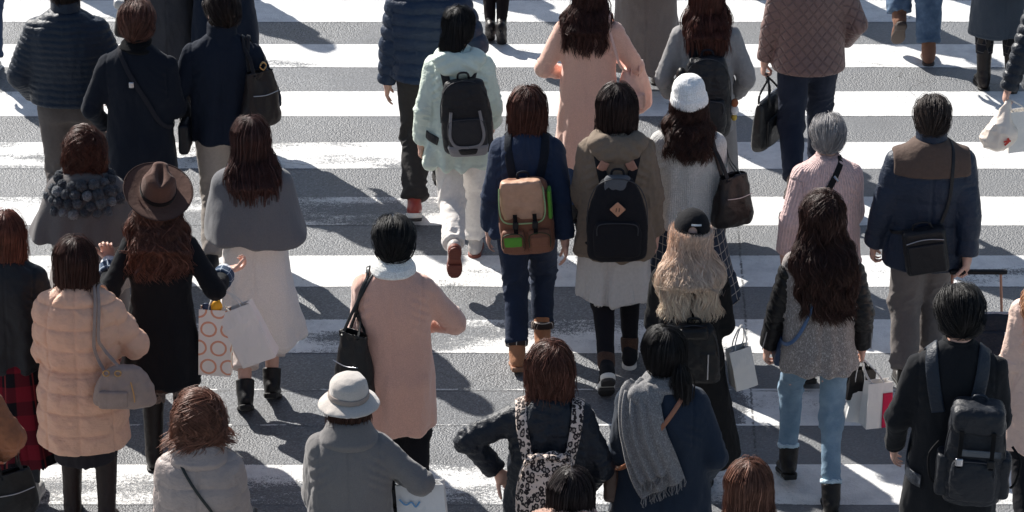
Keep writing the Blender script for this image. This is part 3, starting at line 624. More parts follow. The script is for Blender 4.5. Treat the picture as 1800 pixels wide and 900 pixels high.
def shoes(p, kind='sneaker', mat=None, sole=None, shaft=None, sides=(0, 1), tread=None):
    mat = mat or fabric((40, 38, 38), 'leather'); sole = sole or fabric((30, 29, 29), 'rubber')
    for i in sides:
        x, y, l, pit = p.ft[i]; R = rot(x=-pit, z=(4 if i == 0 else -4)); A = p.an[i]
        # shoe frame: origin at ankle, y forward, z up; the sole lies .085 below
        up = [ell((0, -.035, -.042), (.036, .045, .045), None, .03), ell((0, .05, -.048), (.043, .085, .034), None, .03), ell((0, .115, -.055), (.041, .055, .027), None, .02), cone((0, -.015, -.03), (0, -.01, .01), .040, .040, .02)]
        sz, hl = -.083, 0
        if kind in ('boot', 'ankle', 'tall', 'fur'): 
            H = {'ankle': .07, 'boot': .12, 'tall': .33, 'fur': .30}[kind]; ax = R.T @ unit(p.kn[i] - A); up.append(ccone(A3(0, -.01, -.02), A3(0, -.01, 0) + ax * H, .044, (.052 if H < .2 else .060), .008, .02))
        if kind == 'heel': up = [ell((0, -.035, -.035), (.036, .046, .042), None, .02), ell((0, .04, -.05), (.040, .09, .030), None, .02), ell((0, .12, -.062), (.038, .055, .020), None, .02), cone((0, -.012, -.03), (0, -.01, .02), .038, .036, .02)]
        up.append(box((0, .04, -.115), (.08, .2, .034), .0, None, .004, 's'))
        V, Q = mesh_sdf(up, .0055); n = normals(V, Q); V = V + n * (fbm(V * 30, 2, i) * .0015)[:, None]
        o = new_obj('shoe' if kind in ('sneaker', 'low', 'heel') else 'boot', V @ R.T + A, Q, mat, p.root)
        if kind == 'heel': so = [cone((0, -.05, -.05), (0, -.052, -.088), .016, .008, .01), ell((0, .09, -.078), (.034, .06, .007), None, .01), cone((0, -.05, -.055), (0, .06, -.076), .014, .012, .01)]
        else:
            t = .015 if kind == 'sneaker' else .010
            so = [ell((0, -.035, 0), (.041, .050, 1), None, .03), ell((0, .035, 0), (.038, .09, 1), None, .02), ell((0, .105, 0), (.047, .062, 1), None, .03)]
            so = [(lambda P, so=so, t=t: np.maximum(ev([(f, lo, hi, k, op) for f, lo, hi, k, op in so], P * A3(1, 1, 0)), np.abs(P[:, 2] + .079) - t), A3(-.05, -.09, -.1), A3(.05, .17, -.06), .01, 'u')]
            if kind in ('ankle', 'boot', 'tall', 'fur', 'low'): so.append(box((0, -.04, -.085), (.034, .036, .014), .006, None, .004))
        V, Q = mesh_sdf(so, .005); sl_ = new_obj('sole', V @ R.T + A, Q, sole, o)
        if kind == 'sneaker':
            tr = [((lambda P, f=so[0][0]: f(P * A3(1.06, 1.03, 1) + A3(0, 0, .017)) + .0), A3(-.05, -.09, -.12), A3(.05, .17, -.08), .01, 'u'), box((0, .04, -.05), (.2, .3, .0435), .0, None, .002, 's'), box((0, .035, -.10), (.2, .022, .02), .004, None, .004, 's')]
            V, Q = mesh_sdf(tr, .004); V = V + normals(V, Q) * (np.sin(V[:, 1] * 420) * .0012)[:, None]; new_obj('tread', V @ R.T + A, Q, tread or fabric((58, 56, 56), 'rubber'), o)
        if kind == 'sneaker' and p.ft[i][3] > 15 or kind == 'sneaker':
            L = [tube(spline([(-.03, .03 + .022 * j, -.018 - .007 * j), (0, .035 + .022 * j, -.006 - .009 * j), (.03, .03 + .022 * j, -.018 - .007 * j)], 7), .003, 4) for j in range(4)]
            V, Q = join(*L); new_obj('laces', V @ R.T + A, Q, sole, o)
def back_y(p, z, x=0, y0=-.45):
    # march forward from behind until the coat is met, so x and z stay put
    y = -.45
    for _ in range(40):
        d = min(ev(p.coat, np.array([[x, y, z]]))[0], .03)
        if d < .001 or y > .1: break
        y += d * .8
    return y
# ------------------------------------------------------------------ hair and hats
def hair(p, style='short', c=(40, 28, 24), length=.0, tip=None, curl=.0, n=900, width=.0, vol=0.0, side=0.0, seed=0, backy=None, extra=None, thick=.0013, gap=None, cut=None, hatcut=None, part=True):
    HR, hc = p.HR, p.hc; v = vol
    cap = [ell((0, -.012, .030), (.084 + v, .104 + v, .098 + v), None, .02)]
    face = [ell((0, .145, -.045), (.080, .105, .115), None, .012, 's')]
    g = []
    if style == 'short':
        cap += [ell((0, -.045, -.022), (.069 + v * .6, .062 + v * .6, .056), None, .03)] + face + [ell((s_ * (.098 + v * .5), .008, -.040), (.034 + v * .3, .046, .056), None, .012, 's') for s_ in (-1, 1)]
        g = xf(cap, HR, hc)
    elif style == 'bob':
        L = length or .13; b = [(.06, .082 + v, .095 + v, 0, -.012), (.0, .092 + v + width, .100 + v, 0, -.014), (-L * .6, .096 + v + width, .094 + v, 0, -.016), (-L, .084 + width + v, .078 + v, 0, -.018)]
        cap += [loft(sorted(b), .03, ex=2.0, rd=.02)] + [ell((0, .150, -.06), (.072, .110, .16), None, .012, 's'), ell((0, .03, -L - .02), (.062, .075, .06), None, .02, 's')]
        g = xf(cap, HR, hc)
    elif style == 'long':
        g = xf(cap + face, HR, hc); z0 = hc[2]; L = length; w = width or .09; by = backy if backy is not None else -.155
        hy = hc[1] - .01
        zl = z0 - max(L * .62, .20); wt = min(w, .088 + (w - .088) * .55)
        g.append(loft([(z0 + .05, .080 + v, .092 + v, 0, hy - .008), (z0 - .04, .090 + v, .088 + v, 0, hy - .018), (z0 - .11, .096 + v, .068 + v, 0, hy * .6 - .035), (z0 - .18, wt, .040 + v, side * .3, by * .72), ((z0 - .18 + zl) / 2, wt, .030 + v * .6, side * .5, by * .88), (zl, wt * .8, .014, side * .8, by * .92)], .03, ex=2.2, rd=.012))
        rl = np.random.default_rng(seed + 40 + int(abs(p.loc[0]) * 50)); nl = max(9, int(w / .0105))
        for q_ in range(nl):          # separate locks, lying on the coat, that make the ragged lower edge
            fx = (q_ + .5 + rl.normal(0, .18)) / nl * 2 - 1
            if gap and abs(fx - gap[0]) < gap[1]: continue
            zt = z0 - .05 - .06 * rl.random(); ze = z0 - L * (1.02 - .16 * abs(fx) ** 1.5 + .16 * (rl.random() - .5)); A_ = .003 + .015 * min(curl, 1.2); ph_ = rl.uniform(0, 6.3); ns = 9; prev = None
            for s_ in range(ns + 1):
                t_ = s_ / ns; xx = fx * (.085 + (w - .085) * min(1, t_ * 2.2) ** .8) * (1 - .08 * t_ * t_) + side * t_ + A_ * math.sin(ph_ + t_ * L * 24) * min(1, t_ * 2); zz = zt + (ze - zt) * t_
                yy = (hy - .085) * (1 - fx * fx * .7)
                if s_ < 2: yy += .028 - .014 * s_
                if zz < z0 - .12: yy = min(back_y(p, zz, xx, .0), -.0) - .016
                if prev is not None: yy = max(min(yy, prev[0][1] + .03), prev[0][1] - .04)
                c_ = A3(xx, yy + A_ * .4 * math.cos(ph_ + t_ * L * 24), zz); rr_ = .010 + .018 * math.sin(min(1, t_ * 1.25 + .15) * math.pi) ** .7 if t_ < .85 else .008
                if prev is not None: g.append(cone(prev[0], c_, prev[1], rr_, .010))
                prev = (c_, rr_)
        g.append(xf([ell((0, .160, -.05), (.066, .110, .20), None, .012, 's')], HR, hc)[0])
    elif style == 'pony':
        g = xf(cap + [ell((0, -.045, -.03), (.072, .06, .06), None, .03)] + face, HR, hc)
    elif style == 'updo':
        g = xf(cap + face, HR, hc)
    if extra: g += xf(extra, HR, hc) if style != 'raw' else extra
    if style not in ('pony',): g = [q for q in g if q[4] == 'u'] + [q for q in g if q[4] != 'u']
    cuts = []
    if hatcut is not None:   # hat pixels: hair only below the band
        cuts = hatcut if isinstance(hatcut, list) else xf([box((0, 0, .12 + hatcut), (.2, .2, .12), .0, None, .006, 's')], HR, hc)
    V, Q = mesh_sdf(g + cuts, .006); nn = normals(V, Q)
    lump = 0
    if style in ('long', 'bob') and (length > .2 or curl > .4):
        amp = (.008 + .014 * min(curl, 1)); lz_ = np.clip((hc[2] + .02 - V[:, 2]) / .12, 0, 1)
        V = V + nn * (vn(V * 13, seed + 8) * amp * lz_ + vn(V * A3(30, 30, 8), seed + 6) * .005 * lz_)[:, None]
    th = np.arctan2(V[:, 0] - hc[0], V[:, 1] - hc[1]); lz = V[:, 2]
    lock = vn(np.stack([np.sin(th) * 5 + V[:, 0] * 14, np.cos(th) * 5 + V[:, 1] * 10, lz * (3 + curl * 12)], 1), seed) * (.004 + curl * .006)
    V2 = V + nn * (lock * .9 - .005 - (.006 * curl * np.abs(vn(V * 26, seed + 1)) * 2 if curl else 0))[:, None]
    mat = hair_mat(c, tip); z0, z1 = V[:, 2].max(), V[:, 2].min(); sp = max(z0 - z1, .05)
    o = new_obj('hair', V2, Q, mat, p.root, {'shade': .15 + .2 * vn(np.stack([th * 12, th * 0, lz * 2], 1), seed), 'along': np.clip((z0 - .1 - V[:, 2]) / sp * 1.4, 0, 1)})
    # strands that run down over the hair's surface: thick locks and fine hairs
    r = np.random.default_rng(seed + 11); full = g + cuts; n = int(n * 2.1)
    ar = np.linalg.norm(np.cross(V[Q[:, 2]] - V[Q[:, 0]], V[Q[:, 3]] - V[Q[:, 1]]), axis=1); pick = r.choice(len(Q), n, p=ar / ar.sum())
    P = V[Q[pick]].mean(1) + r.normal(0, .002, (n, 3)); lockm = r.random(n) < .22; P[:, 2] += .03 * (style != 'short')
    off = np.where(lockm, r.uniform(.0, .006, n), r.uniform(.003, .009, n)) + (r.random(n) < .16) * r.uniform(.002, .016, n)
    zb = z1b = V[:, 2].min() + (.035 if style != 'short' else -1)
    m = 12; step = (.0075 if style == 'short' else (.013 if style == 'bob' else .021)) * r.uniform(.7, 1.35, n); ph = 7 * vn(P * A3(13, 13, 3), seed) + r.normal(0, .2, n); path = []
    for k in range(m):
        d, N = grad(full, P, .006); free = (P[:, 2] < zb) | (d > .5); lim = np.where(free, 0, 1)
        wv = off + (curl * .009 * np.sin(P[:, 2] * 45 + ph * 1.7) if curl else 0) + .003 * vn(P * 25, 3)
        P = P - N * ((d - wv) * lim * .9)[:, None]; path.append(P.copy())
        gdir = np.tile(A3(0, -.05, -1.), (n, 1)) if style != 'short' else np.tile(HR @ A3(0, -.75, -.8), (n, 1))
        if curl: gdir = gdir + curl * np.stack([np.sin(P[:, 2] * 42 + ph), .5 * np.cos(P[:, 2] * 36 + ph), np.zeros(n)], 1) * (1.5 if style != 'long' else .8)
        gdir = gdir + vn(P * 14, seed + 2)[:, None] * A3(.3, .1, 0)
        t = gdir - (gdir * N).sum(1, keepdims=True) * N * np.where((d < .02) & ~free, 1, 0)[:, None]
        nl = np.linalg.norm(t, axis=1, keepdims=True); t = np.where(nl > .12, t / (nl + 1e-9), A3(0, -1, -.3) * .8)
        P = P + t * (step * np.where(P[:, 2] < zb - .04 * r.random(n), .35, 1))[:, None]
    path = np.stack(path, 1)
    if cuts:
        vis = np.ones((n, m))
        for f_, *_r in cuts: vis *= (f_(path.reshape(-1, 3)) > .004).reshape(n, m)
    else: vis = np.ones((n, m))
    if hatcut is not None or cut is not None: pass
    k = 3; prof = np.sin(np.linspace(.35, math.pi - .12, m)) ** .6; rad = np.where(lockm, .0023, thick * .8) * r.uniform(.7, 1.4, n)
    T = np.gradient(path, axis=1); T /= np.linalg.norm(T, axis=2, keepdims=True) + 1e-9; U = np.cross(T, A3(.3, .5, .81)); U /= np.linalg.norm(U, axis=2, keepdims=True) + 1e-9; Wv = np.cross(T, U)
    a = np.arange(k) / k * 6.2832
    SV = path[:, :, None] + (rad[:, None] * prof[None] * vis)[:, :, None, None] * (np.cos(a)[None, None, :, None] * U[:, :, None] + np.sin(a)[None, None, :, None] * Wv[:, :, None])
    SV = SV.reshape(-1, 3); i, j, q = np.meshgrid(np.arange(n), np.arange(m - 1), np.arange(k), indexing='ij'); b = (i * m + j) * k
    SQ = np.stack([b + q, b + (q + 1) % k, b + k + (q + 1) % k, b + k + q], -1).reshape(-1, 4)
    sh = np.repeat(np.clip(r.normal(.5, .28, n), 0, 1), m * k)
    new_obj('strands', SV, SQ, mat, o, {'shade': sh, 'along': np.clip((z0 - .1 - SV[:, 2]) / sp * 1.4, 0, 1)})
    return o
def eyes(p): pass
# ------------------------------------------------------------------ bags and other carried things
class Bag:
    def __init__(s, p, name, label, cat, base, group=None):
        s.p, s.base = p, np.array(base, float); loc = p.loc + p.s * (p.Rz @ s.base); s.root = empty(name, loc, p.yaw, p.s, label, cat, group)
    def add(s, name, VQ, mat, parent=None, uv=None, smooth=True):
        V, Q = VQ; at = {'guv': uv} if uv is not None else {'guv': np.stack([V[:, 0], V[:, 2], V[:, 1]], 1)}
        return new_obj(name, V - s.base, Q, mat, parent or s.root, at, smooth)
    def sdf(s, name, pr, mat, vox=.006, noise=.003, nsc=16, parent=None, fn=None, smooth=1):
        V, Q = mesh_sdf(pr, vox, smooth); n = normals(V, Q); d = fbm(V * nsc, 3, 3) * noise
        if fn: d = d + fn(V)
        return s.add(name, (V + n * d[:, None], Q), mat, parent)
    def strap(s, name, pts, w, mat, th=.004, snap=True, n=40, closed=False, off=.006, parent=None, surf=None, nrm=None):
        P = spline(pts, n, closed); pr = surf if surf is not None else s.p.coat
        if snap:
            if snap is True: P, N = on_surf(pr, P, off)
            else:
                P2, N2 = on_surf(pr, P, off); d = ev(pr, P); m = (d < snap)[:, None]; P = np.where(m, P2, P); N = grad(pr, P, .02)[1]
            for _ in range(2):
                if closed: P = (np.roll(P, 1, 0) + 2 * P + np.roll(P, -1, 0)) / 4; N = (np.roll(N, 1, 0) + 2 * N + np.roll(N, -1, 0)) / 4
                else: P[1:-1] = (P[:-2] + 2 * P[1:-1] + P[2:]) / 4; N[1:-1] = (N[:-2] + 2 * N[1:-1] + N[2:]) / 4
            P = P + N * .002
        else: N = np.tile(unit(nrm if nrm is not None else A3(0, -1, .2)), (len(P), 1))
        return s.add(name, ribbon(P, N, w, th, closed), mat, parent)
def pack_straps(b, w, mat, x=.085, ztop=1.33, zbot=.92, yb=-.13, th=.010, front=True, xb=None):
    xb = xb or x + .04
    for sg in (-1, 1):
        pts = [(sg * (x - .02), yb - .0, ztop - .09), (sg * x, yb + .01, ztop), (sg * (x + .025), -.05, 1.40), (sg * (x + .03), .04, 1.40), (sg * (x + .035), .13, 1.30), (sg * (x + .05), .16, 1.12), (sg * (x + .08), .12, .98), (sg * (xb + .045), .0, zbot), (sg * xb, yb, zbot - .02)]
        b.strap('shoulder_strap', pts, w, mat, th, True, 44, off=.007)
def crossbody(b, side, hip, w, mat, th=.004, zs=1.40, xs=.085, n=64):
    """closed strap over one shoulder, side=+1 right shoulder; hip=(x,y,z) of the lowest point"""
    S = A3(side * xs, 0, zs); H = np.array(hip, float); pts = []
    mid = (S + H) / 2
    for k in range(n):
        a = k / n * 2 * math.pi; pts.append(mid + (S - mid) * math.cos(a) + A3(0, -.24, 0) * math.sin(a))
    b.strap('shoulder_strap', pts, w, mat, th, True, n, closed=True, off=.008, surf=b.p.coat[:1] + b.p.coat[1:2] * 0)
def paper_bag(p, label, top, w, h, d, mat, rz=0, tilt=0, hmat=None, group=None, cat='shopping bag', name='shopping_bag', handle=.16, crumple=.006, grip=None, stuff=None, sidemat=None, seed=0, slump=0):
    """top: centre of the bag mouth (person frame)"""
    top = np.array(top, float); R = rot(z=rz) @ rot(y=tilt); b = Bag(p, name, label, cat, top + R @ A3(0, 0, -h), group)
    nx, nz = 10, 14; per = []   # perimeter points: front, right gusset, back, left gusset
    for i in range(nx): per.append((-w / 2 + w * i / nx, -d / 2))
    for i in range(4): per.append((w / 2, -d / 2 + d * i / 4))
    for i in range(nx): per.append((w / 2 - w * i / nx, d / 2))
    for i in range(4): per.append((-w / 2, d / 2 - d * i / 4))
    per = np.array(per); m = len(per); V, UV = [], []; L = np.concatenate([[0], np.cumsum(np.linalg.norm(np.diff(per, axis=0), axis=1))])
    for j in range(nz + 1):
        t = j / nz; q = per.copy(); gus = (np.abs(q[:, 0]) > w / 2 - 1e-6) & (np.abs(q[:, 1]) < d / 2 - 1e-6)
        q[:, 1] *= 1 - .45 * t ** 1.5; q[gus, 0] *= 1 - (d * .55 / w) * t ** 1.2 * (1 - np.abs(per[gus, 1]) / (d / 2)); q[:, 0] *= 1 - .05 * slump * t
        V += [(a, c, -h + h * t) for a, c in q]; UV += [(a, h * t, 0) for a in L]
    V = np.array(V); UV = np.array(UV); nn = np.stack([V[:, 0] * 0, np.sign(V[:, 1]), V[:, 0] * 0], 1); nn[np.abs(V[:, 1]) < d * .2] = (1, 0, 0)
    V = V + nn * (vn(V * 13, seed) * crumple + np.abs(vn(V * 24, seed + 4)) * crumple * .6)[:, None]
    i, j = np.meshgrid(np.arange(m), np.arange(nz), indexing='ij'); i, j = i.ravel(), j.ravel(); i2 = (i + 1) % m
    Q = np.stack([j * m + i, j * m + i2, (j + 1) * m + i2, (j + 1) * m + i], 1)
    c0 = len(V); V = np.vstack([V, [[0, 0, -h]]]); UV = np.vstack([UV, [[0, 0, 0]]]); Q = np.vstack([Q, [[k, c0, (k + 1) % m, (k + 1) % m] for k in range(0)] or np.zeros((0, 4), int)])
    # bottom as quads across
    bot = []
    fr = list(range(nx + 1)); bk = [(2 * nx + 4 - k) % m for k in range(nx + 1)]
    for k in range(nx): bot.append((fr[k], bk[k], bk[k + 1], fr[k + 1]))
    Q = np.vstack([Q, bot]); Wd = V @ R.T + top
    mats = [mat] + ([sidemat] if sidemat else []); mi = None
    o = new_obj('bag_body', Wd - b.base, Q, mats, b.root, {'guv': UV}, smooth=False)
    if sidemat:
        ids = np.zeros(len(o.data.polygons), int); gi = np.array([(nx <= k < nx + 4) for k in i]); ids[:len(gi)][gi] = 1; o.data.polygons.foreach_set('material_index', ids.astype(np.int32))
    so = o.modifiers.new('thickness', 'SOLIDIFY'); so.thickness = .002; so.offset = -1
    b.box_top = top; b.R = R
    g = A3(*grip) if grip is not None else top + A3(0, 0, handle)
    for sg in (-1, 1):
        a = top + R @ A3(-w * .22, sg * d * .27, -.02); c = top + R @ A3(w * .22, sg * d * .27, -.02)
        P = spline([a, a * .55 + g * .45 + R @ A3(-.015, 0, 0), g + A3(0, sg * .006, 0), c * .55 + g * .45 + R @ A3(.015, 0, 0), c], 18); b.add('handle', tube(P, .0035, 5), hmat or mat)
    return b
# ------------------------------------------------------------------ the crowd
BLK = (24, 24, 26); BL = lambda: fabric((26, 26, 28), 'leather'); SOLE_W = fabric((225, 222, 215), 'rubber'); BRN = (70, 46, 36)
GOLD = fabric((190, 150, 100), 'metal'); STEEL = fabric((180, 180, 185), 'metal')
def P01():   # navy puffer, hands in pockets, top left
    p = make_person('man in dark navy ribbed down jacket, hands in pockets, at the top left corner', head=(112, -58), h=1.74, pose='stepL', arms=('pocket', 'pocket'), male=True, girth=1.06)
    coat(p, fabric((34, 46, 62), 'nylon'), hem=.90, bulk=.022, style='puffer', period=.036); collar(p, fabric((34, 46, 62), 'nylon'), 'tall')
    legs(p, fabric((86, 80, 78), 'cotton'), (.10, .078, .07)); shoes(p, 'low'); hair(p, 'short', (38, 28, 24), n=500)
def P02():
    p = make_person('auburn haired man in long black coat with black scarf and thin crossbody strap', head=(238, 2), h=1.70, pose='stepR', arms=('pocket', 'front'), male=True, yaw=-3)
    coat(p, fabric((27, 31, 40), 'wool'), hem=.58, flare=1.0, style='wool'); collar(p, fabric((22, 22, 24), 'knit'), 'scarf', 'scarf', p.root)
    legs(p, fabric((120, 112, 108), 'cotton'), (.088, .068, .062)); shoes(p, 'low'); hair(p, 'short', (92, 58, 48), n=1100, vol=.008)
    b = Bag(p, 'phone_bag', 'small black crossbody bag at the right hip of the man in the long black coat', 'bag', (.24, .02, .80)); b.sdf('bag_body', [box((.245, .03, .87), (.03, .08, .09), .02)], fabric((30, 32, 40), 'leather')); crossbody(b, -1, (.19, 0, .95), .026, fabric((40, 40, 46), 'cotton'))
    b.sdf('buckle', [box(tuple(on_surf(p.coat, [(-.02, -.25, 1.25)], .010)[0][0]), (.014, .006, .018), .003)], STEEL, .003, 0)
def P03():
    p = make_person('person in long charcoal coat partly hidden behind the auburn haired man', head=(285, -190), h=1.62, pose='walkL', yaw=4)
    coat(p, fabric((62, 62, 66), 'wool'), hem=.42, flare=1.08); legs(p, fabric((40, 38, 40), 'cotton')); shoes(p, 'low'); hair(p, 'bob', (36, 28, 26), n=500)
    b = Bag(p, 'shoulder_bag', 'black bag with pale flap between navy puffer man and auburn haired man', 'bag', (-.28, .0, .72))
    b.sdf('bag_body', [box((-.28, .0, .84), (.05, .12, .12), .03, rot(y=12))], BL()); b.sdf('flap', [box((-.285, .0, .945), (.056, .11, .03), .02, rot(y=12))], fabric((190, 188, 185), 'leather'))
    b.strap('shoulder_strap', [(-.27, -.09, .95), (-.20, -.10, 1.2), (-.13, -.03, 1.41), (-.14, .05, 1.38), (-.22, .12, 1.15), (-.27, .09, .95)], .02, BL(), snap=.02)
def P04():
    p = make_person('person in blue jeans and white shoes cut off by the left edge at the top', foot=(-42, 118), h=1.7, pose=((-.09, .05, 0, 0), (.12, -.10, 0, 5)), male=True)
    coat(p, fabric((50, 60, 75), 'cotton'), hem=.9); legs(p, fabric((50, 66, 92), 'denim'), (.10, .085, .08)); shoes(p, 'sneaker', fabric((200, 198, 195), 'leather'), SOLE_W); hair(p, 'short', (30, 26, 24), n=200)
def P05():
    p = make_person('man in short navy coat with upturned collar and a leather tote on the right shoulder', head=(388, -18), h=1.72, pose='stepL', arms=('pocket', 'pocket'), male=True, look=(8, 28, 0))
    m = fabric((30, 36, 48), 'cotton'); coat(p, m, hem=.80, flare=.98, style='wool'); collar(p, m, 'tall')
    legs(p, fabric((150, 142, 135), 'cotton'), (.088, .066, .06)); shoes(p, 'low'); hair(p, 'short', (40, 28, 25), n=900, vol=.004)
    tote(p, 'dark brown leather tote with brass buckle on the shoulder of the man in navy coat', fabric((48, 40, 40), 'leather'), 1, z=.93, w=.22, h=.33, d=.12, xo=.21, yo=-.12, ring=True)
def tote(p, label, mat, side=1, z=.85, w=.28, h=.28, d=.11, out=.0, ring=False, name='tote_bag', cat='handbag', sw=.020, flareb=1.12, yrot=0, top=None, xo=None, yo=-.06, slump=1):
    """open shoulder bag hanging under the arm; z is its bottom"""
    x = side * ((p.sx + .10) + out) if xo is None else side * xo; c = A3(x, yo, z + h / 2); b = Bag(p, name, label, cat, (x, yo, z))
    R = rot(z=side * -(70 + yrot)) @ rot(y=-side * 0)   # broad face towards the side/back
    R = rot(z=side * (28 + yrot)) if yrot else rot(z=side * 35)
    pr = [loft([(-h / 2, w / 2 * flareb * .93, d / 2), (-h / 2 + .05, w / 2 * flareb, d / 2 * 1.15), (0, w / 2 * .98, d / 2 * 1.0), (h / 2 - .03, w / 2 * .80, d / 2 * .5), (h / 2, w / 2 * .74, d / 2 * .5)], ex=3, rd=.014, c=c, R=R),
          loft([(h / 2 - .05, w / 2 * .70, d / 2 * .30), (h / 2 + .03, w / 2 * .70, d / 2 * .34)], .006, 's', 3, c=c, R=R)]
    b.sdf('bag_body', pr, mat, .006, .007 * slump, 11, fn=lambda V: -np.abs(vn(V * A3(16, 16, 7), 8)) * .008 * slump)
    shx = side * (p.sx * .78)
    for k in (-1, 1):
        a = c + R @ A3(-w * .22 , k * d * .22, h / 2 - .03); e = c + R @ A3(w * .22, k * d * .22, h / 2 - .03)
        b.strap('handle', [a, a + (A3(shx, -.06, 1.40) - a) * .5, (shx + side * k * .014, -.055 , 1.37), (shx + side * k * .014, .0, 1.41), (shx + side * k * .014, .06, 1.36), e + (A3(shx, .10, 1.33) - e) * .4, e], sw, mat, .005, .012, 40)
    P = c + R @ A3(0, -d / 2 - .002, h * .1); Z = spline([c + R @ A3(-w * .36, -d * .54, h * .12), c + R @ A3(0, -d * .56, h * .09), c + R @ A3(w * .36, -d * .54, h * .12)], 12)
    b.add('zip', tube(Z, .0028, 5), STEEL)
    if ring: b.add('buckle', tube(spline([c + R @ A3(.02 * math.cos(a), -d / 2 * .5 - .012, h / 2 + .03 + .022 * math.sin(a)) for a in (0, 1.57, 3.14, 4.71)], 16, True), .005, 5, True), GOLD)
    return b
def P06():
    p = make_person('person in dark navy coat behind the man with the leather tote', head=(388, -205), h=1.72, pose='stepR', male=True, arms=('front', 'front'))
    coat(p, fabric((28, 36, 50), 'wool'), hem=.50); legs(p, fabric((30, 30, 34), 'cotton')); shoes(p, 'low'); hair(p, 'short', (34, 28, 26), n=200)
def P07():
    p = make_person('man in navy chevron quilted jacket and dark cargo trousers, behind the girl in mint', head=(752, -108), h=1.74, pose='stepL', arms=('down', 'pocket'), male=True, girth=1.08, handvox=1, vox=.007)
    m = fabric((38, 56, 82), 'nylon'); coat(p, m, hem=.86, bulk=.02, style='puffer', period=.075); collar(p, m, 'tall')
    legs(p, fabric((52, 50, 50), 'cotton'), (.10, .078, .072), wr=1.8); shoes(p, 'sneaker', fabric((150, 60, 50), 'leather'), SOLE_W); hair(p, 'short', (32, 27, 25), n=300)
def backpack(p, label, mat, w=.15, h=.22, d=.07, zc=1.09, tilt=0, group=None, strap=.05, smat=None, pocket=True, pmat=None, zipm=None, top=.72, sx=.085, crum=.004, cat='backpack', handle=True, sideP=True, xo=0, roll=0, ex=3.0, bottom=.92, zp=1.0):
    y = back_y(p, zc, 0); c = A3(xo, y - d * .95, zc); R = rot(z=0, y=roll) @ rot(x=tilt); b = Bag(p, 'backpack', label, cat, c - A3(0, 0, h), group); smat = smat or mat; pmat = pmat or mat
    b.c, b.R = c, R
    b.sdf('pack_body', [loft([(-h, w * bottom, d * .9), (-h * .8, w * .99, d * 1.05), (0, w, d), (h * .65, w * (top + 1) / 2, d * .82), (h, w * top, d * .5)], ex=ex, rd=.03, c=c, R=R)], mat, .006, crum, 13, fn=lambda V: -np.abs(vn(V * 20, 8)) * crum)
    if pocket:
        b.sdf('front_pocket', [loft([(-h * .82, w * .74, d * .34), (-h * .3, w * .78, d * .42), (h * .05, w * .70, d * .26)], ex=3.2, rd=.02, c=c + R @ A3(0, -d * .92, 0), R=R)], pmat, .006, crum, 15)
        b.add('zip', tube(spline([c + R @ A3(x * w, -d * 1.27, z * h) for x, z in ((-.66, -.25), (-.60, .0), (0, .045), (.60, .0), (.66, -.25))], 20), .003, 5), zipm or fabric((60, 60, 64), 'rubber'))
    b.add('zip', tube(spline([c + R @ A3(x * w, -d * yy, z * h) for x, z, yy in ((-.98, -.1, .45), (-.92, .45, .5), (-.62, .86, .45), (0, 1.0, .42), (.62, .86, .45), (.92, .45, .5), (.98, -.1, .45))], 30), .003, 5), zipm or fabric((60, 60, 64), 'rubber'))
    if handle: b.add('handle', tube(spline([c + R @ A3(-.035, d * .2, h * .95), c + R @ A3(-.025, d * .1, h * 1.14), c + R @ A3(.025, d * .1, h * 1.14), c + R @ A3(.035, d * .2, h * .95)], 12), .007, 6), smat)
    if strap: pack_straps(b, strap, smat, sx, min(1.33, zc + h), zc - h * .75, y)
    return b
def P08():
    p = make_person('girl in pale mint hooded jacket and white trousers walking with one sole showing', head=(806, 12), h=1.60, pose=((-.03, -.42, .22, 72), (.09, .16, 0, 0)), arms=(((.25, .02, .80), (.6, -1, 0), (-1, 0, 0), (0, 1, 0), .9), 'fwd'), girth=1.04, look=(6, -14, 0), vox=.007)
    m = fabric((214, 226, 212), 'nylon', rough=.6); coat(p, m, hem=.69, bulk=.014, style='wool', folds=1.5, flare=1.02); collar(p, m, 'hood')
    legs(p, fabric((232, 226, 220), 'cotton'), (.084, .072, .068), wr=1.2); shoes(p, 'sneaker', fabric((190, 184, 180), 'leather'), fabric((128, 74, 62), 'rubber'), tread=fabric((112, 62, 52), 'rubber'))
    hair(p, 'pony', (26, 25, 27), n=1100, extra=[ell((-.02, -.085, -.09), (.06, .045, .09), None, .02), ell((-.025, -.09, -.16), (.045, .035, .06), None, .03)])
    b = backpack(p, 'black and grey sports backpack on the girl in the mint jacket', fabric((38, 37, 40), 'nylon'), w=.155, h=.235, d=.075, zc=1.07, strap=.05, pmat=fabric((50, 50, 54), 'nylon'), roll=-4, xo=.045)
    c, R = b.c, b.R; gm = fabric((128, 126, 128), 'nylon')
    for sg in (-1, 1): b.add('trim', ribbon(spline([c + R @ A3(sg * x, -.075 * q, z) for x, z, q in ((.085, .06, 1.15), (.095, -.02, 1.28), (.10, -.10, 1.3), (.07, -.155, 1.36), (.0, -.165, 1.42))], 24), np.tile(unit(R @ A3(sg * .3, -1, 0)), (24, 1)), .018, .006), gm)
    b.sdf('base_panel', [loft([(-.23, .11, .035), (-.17, .125, .05), (-.155, .115, .04)], ex=3.4, rd=.01, c=c + R @ A3(0, -.058, 0), R=R)], gm, .006, .001)
    b.sdf('mesh_pocket', [loft([(-.215, .06, .035), (-.172, .075, .05)], ex=3.4, rd=.006, c=c + R @ A3(0, -.066, 0), R=R)], fabric(BLK, 'nylon'), .005, .001)
